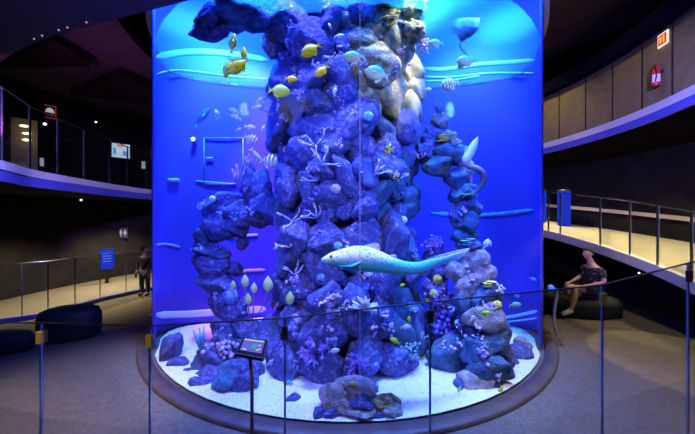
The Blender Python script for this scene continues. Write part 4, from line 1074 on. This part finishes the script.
# restroom sign on the lower left wall
c = at_r(123, 233, RW - .03); r, n = facing(c)
sg = thing('restroom_sign', 'small dark restroom sign with two pale figures on the lower left wall', 'sign', c)
quad(c, r, n, .26, .36, .02).part('board', M['black'], sg)
fg = MB()
for dx in (-.055, .055):
    o = c + n * .014 + r * dx; fg.ball(o + Vector((0, 0, .09)), .022, 8, 6)
    fg.prism([o + r * a + Vector((0, 0, z_)) for a, z_ in ((-.035, .06), (.035, .06), (.030 if dx < 0 else .045, -.04), (.012, -.04), (.012, -.12), (-.012, -.12), (-.012, -.04), (-.030 if dx < 0 else -.045, -.04))], n, .004)
fg.part('figures', M['dimwhite'], sg)
# tank's blue reflection in the railing glass, built as a glowing panel
c = at_r(107, 262, 7.6); r, n = facing(c); zz = .62
ip = thing('information_panel', 'glowing blue upright information panel behind the lower left railing', 'information panel', (c.x, c.y, 0))
cc = Vector((c.x, c.y, .72)); quad(cc, r, n, .36, .62, .06).part('casing', M['black'], ip)  # added dark border of the tank reflection, no real casing
pf = quad(cc, r, n, .33, .58, .006, .033).part('screen', M['bluelit'], ip)  # tank's reflected blue glow, no real screen
ln = MB()
for dz in (.18, .10, .02, -.06): q = quad(cc, r, n, .20, .025, .004, .038, 0, dz); b = len(ln.v); ln.v += q.v; ln.f += [tuple(b + i for i in f_) for f_ in q.f]; ln.sm += q.sm
ln.part('text_lines', M['bluelit2'], pf)
MB().box((c.x, c.y, .21), (.08, .05, .42)).part('stand', M['black'], ip)  # added foot under the tank reflection, no real stand
# blue glowing columns on the far right ramp
for k_, (px, py0, py1, w) in enumerate([(564, 190, 232, .34), (543.5, 190, 226, .16)]):
    a, b_ = at_r(px, py0, 7.4), at_r(px, py1, 7.4); zf = 1.0 + 32 * .0192
    o = thing('light_column', ['wide blue glowing column on the far end of the right ramp', 'narrow blue glowing column right beside the tank edge on the ramp'][k_], 'column', (a.x, a.y, b_.z))
    zf = 1.0 + (math.degrees(math.atan2(a.x, TY - a.y)) - 73) * .0192
    MB().tube([Vector((a.x, a.y, zf)), Vector((a.x, a.y, a.z - .05))], w / 2, 20).part('shaft', M['bluelit'], o)
    MB().tube([Vector((a.x, a.y, a.z - .05)), Vector((a.x, a.y, a.z + .0))], w / 2 + .02, 20).part('cap', M['black'], o)
# small spotlights
def spotcan(label, px, py, R, m, rad=.035, d=None):
    c = at(px, py, d) if d else at_r(px, py, R)
    t = thing('spotlight', label, 'spotlight', c, 'small ceiling spotlights')
    MB().ball(c, rad, 10, 8).part('bulb', M[m], t); MB().tube([c + Vector((0, .02, .0)), c + Vector((0, .08, .06))], rad * 1.4, 10).part('housing', M['black'], t)
spotcan('bright little spotlight under the right gallery', 632, 125.5, 6.6, 'ledwarm', .03)
spotcan('dimmer little spotlight left of the bright one under the right gallery', 623, 127, 6.7, 'ledwhite', .018)
spotcan('tiny spotlight behind the balcony glass below the alarm sign', 45, 124, 7.6, 'ledwhite', .03)
spotcan('tiny spotlight on the ceiling at the upper left', 110.5, 84, 7.8, 'ledwhite', .022)
spotcan('tiny spotlight on the ceiling above the television', 96, 122, 7.8, 'ledwhite', .022)
spotcan('tiny spotlight under the left balcony', 81, 200, 7.8, 'ledwhite', .022)
spotcan('tiny light on the top rail at the right', 639, 273, 7.9, 'ledwarm', .02)
for k_, (px, lb_) in enumerate([(88, 'rightmost pinpoint lamp on the soffit rim'), (75, 'second pinpoint lamp on the soffit rim from the right'), (62, 'third pinpoint lamp on the soffit rim from the right'), (50, 'fourth pinpoint lamp on the soffit rim from the right'), (41, 'leftmost pinpoint lamp on the soffit rim')]):
    best = min(rim, key=lambda p: abs(CX + p[0] / p[1] * F - px))
    o = MB().ball((best[0], best[1] - .06, zs - .008), .010, 8, 6).solo('ceiling_lamp', M['dimwhite']); tag(o, lb_, 'lamp', 'pinpoint lamps on the soffit rim')

# ------------------------------------------------------------------ light
def lamp(kind, loc, energy, col, size=.3, target=None, angle=60, blend=.6, shape=None, name='lamp'):
    l = bpy.data.lights.new(name, kind); l.energy = energy; l.color = col
    if kind == 'AREA': l.size = size
    else: l.shadow_soft_size = size
    if kind == 'SPOT': l.spot_size = math.radians(angle); l.spot_blend = blend
    o = bpy.data.objects.new(name, l); COL.objects.link(o); o.location = loc
    if target is not None:
        o.rotation_euler = (Vector(target) - Vector(loc)).to_track_quat('-Z', 'Y').to_euler()
    return o
# narrow white downlights along the front glass
for x, y, e in ((-2.1, 3.6, 620), (-1.1, 3.0, 680), (0, 2.85, 620), (1.1, 3.0, 720), (2.1, 3.6, 720)):
    lamp('SPOT', (x, y, 6.1), e, (.62, .96, 1) if x > 0 else (.85, .92, 1), .15, (x, y, 0), 34, .9)
# blue and cyan wash of the haze backdrop
for x, e, cl_ in ((-2.0, 380, (.02, .15, 1)), (2.0, 380, (.02, .12, 1))):
    lamp('AREA', (x, 4.0, 6.1), e, cl_, .8, (x, 5.0, 1.5))
for x, e in ((-2.2, 800), (2.2, 480)):
    lamp('SPOT', (x, 4.0, 6.15), e, (.30, .95, 1), .2, (x * .95, 4.95, 3.9), 60, .9)
# added unseen fill spots: blue on the rocks, white on the fish
for x in (-1.7, -.6, .6, 1.7):
    lamp('SPOT', (x, 2.75 + .25 * abs(x), 6.15), 2200, (.02, .07 if x < 0 else .12, 1), .2, (x * .8, 3.5, 1.2), 62, .9)
for x, e in ((-3.4, 1300), (3.4, 1500)):
    lamp('SPOT', (x, 1.0, 4.15), e, (.025, .05 if x < 0 else .09, 1), .15, (x * .1, 4.2, 2.0), 62, .8)
for x in (-1.7, 1.7):
    lamp('SPOT', (x, .6, 4.2), 130, (.85, .95, 1), .5, (x * .15, 3.2, 2.6), 70, .9)
# violet lamp behind the arch, washing the lower left of the haze backdrop
lamp('SPOT', (-1.5, 4.75, 6.0), 3600, (.80, .10, 1), .2, (-1.75, 5.22, .5), 25, .9)
lamp('SPOT', (-.6, 2.9, 6.1), 700, (.40, .22, 1), .15, (-.55, 3.5, 3.0), 36, .9)
# warm lamp on the upper right of the column
lamp('SPOT', (1.5, 2.75, 6.1), 1700, (1, .82, .25), .15, (.74, 3.55, 4.25), 26, .8)
# added off-view spots imitating the tank's blue-violet glow on slab edges and carpet
lamp('SPOT', (-2.6, 1.2, 3.7), 2200, (.38, .30, 1), .1, (-5.7, 5.6, 2.8), 40, .9)
lamp('SPOT', (2.6, 1.2, 3.7), 2000, (.30, .25, 1), .1, (5.75, 5.6, 3.95), 52, .9)
lamp('SPOT', (2.6, 1.2, 2.6), 700, (.40, .32, 1), .1, (5.75, 5.9, 1.25), 30, .9)
lamp('SPOT', (-1.6, 1.2, 4.1), 260, (.36, .10, 1), .1, (-3.0, 3.9, 0), 44, .9)
# room: warm downlights
lamp('SPOT', (-7.0, 6.4, 2.5), 800, (1, .82, .5), .08, (-6.9, 6.5, 0), 110, .9)
lamp('SPOT', (-6.9, 8.6, 2.5), 800, (1, .82, .5), .08, (-6.6, 8.7, 0), 110, .9)
lamp('SPOT', (-7.25, 8.15, 2.45), 160, (1, .76, .4), .04, (-7.45, 8.25, 0), 70, .6)
lamp('SPOT', (-5.6, 11.2, 2.45), 160, (1, .76, .3), .04, (-5.75, 11.5, 0), 70, .6)
lamp('SPOT', (-2.9, 1.5, 4.15), 800, (1, .84, .50), .1, (-3.1, 2.8, 0), 46, .9)
lamp('SPOT', (3.2, 1.8, 5.9), 1100, (1, .80, .60), .1, (2.8, 3.2, 0), 42, .9)
lamp('SPOT', (4.8, 3.8, 5.9), 1100, (1, .80, .36), .04, (4.75, 3.75, 0), 22, .12)
lamp('SPOT', (5.0, 5.2, 5.9), 500, (1, .80, .45), .04, (5.5, 5.1, 0), 24, .2)
lamp('SPOT', (-1.4, .2, 4.1), 150, (1, .82, .5), .06, (-.9, 1.9, 1.0), 75, .9)
for p, e in ((70, 330), (82, 270), (95, 250), (110, 230), (125, 220)):
    c = pol(p, 6.9, 3.6); lamp('SPOT', c, e, (1, .82, .46), .08, (c.x, c.y, 1), 110, .8)
for p, e in ((62, 26), (82, 30), (104, 80)):
    c = pol(p, 4.4, 6.2); lamp('SPOT', c, e, (1, .8, .38), .1, pol(p, 5.87, 4.7), 80, .9)
# added unseen violet uplights tinting the soffit, ceiling and baffles
lamp('SPOT', (-4.95, 3.45, 3.3), 260, (.72, .16, .70), .1, (-4.4, 7.4, 5.42), 80, .9)
lamp('SPOT', (-4.6, 1.6, 2.3), 22, (.5, .10, 1), .1, (-3.2, 2.6, 4.3), 100, .9)
w = bpy.data.worlds.new('world'); scn.world = w; w.use_nodes = True
w.node_tree.nodes['Background'].inputs[0].default_value = (.02, .02, .05, 1); w.node_tree.nodes['Background'].inputs[1].default_value = .02

cam = bpy.data.cameras.new('camera'); co = bpy.data.objects.new('camera', cam); COL.objects.link(co)
co.location = (0, 0, EYE); co.rotation_euler = (PI / 2, 0, 0)
cam.sensor_width = 36; cam.sensor_fit = 'HORIZONTAL'; cam.lens = 36 * F / 695; cam.clip_start = .02
scn.camera = co
vs_ = scn.view_settings; vs_.view_transform = 'Standard'; vs_.look = 'None'; vs_.gamma = 1; vs_.exposure = 0; vs_.use_curve_mapping = False
cy = scn.cycles; cy.use_denoising = True; cy.max_bounces = 6; cy.diffuse_bounces = 2; cy.glossy_bounces = 2; cy.transparent_max_bounces = 16
cy.sample_clamp_indirect = 4; cy.caustics_reflective = False; cy.caustics_refractive = False
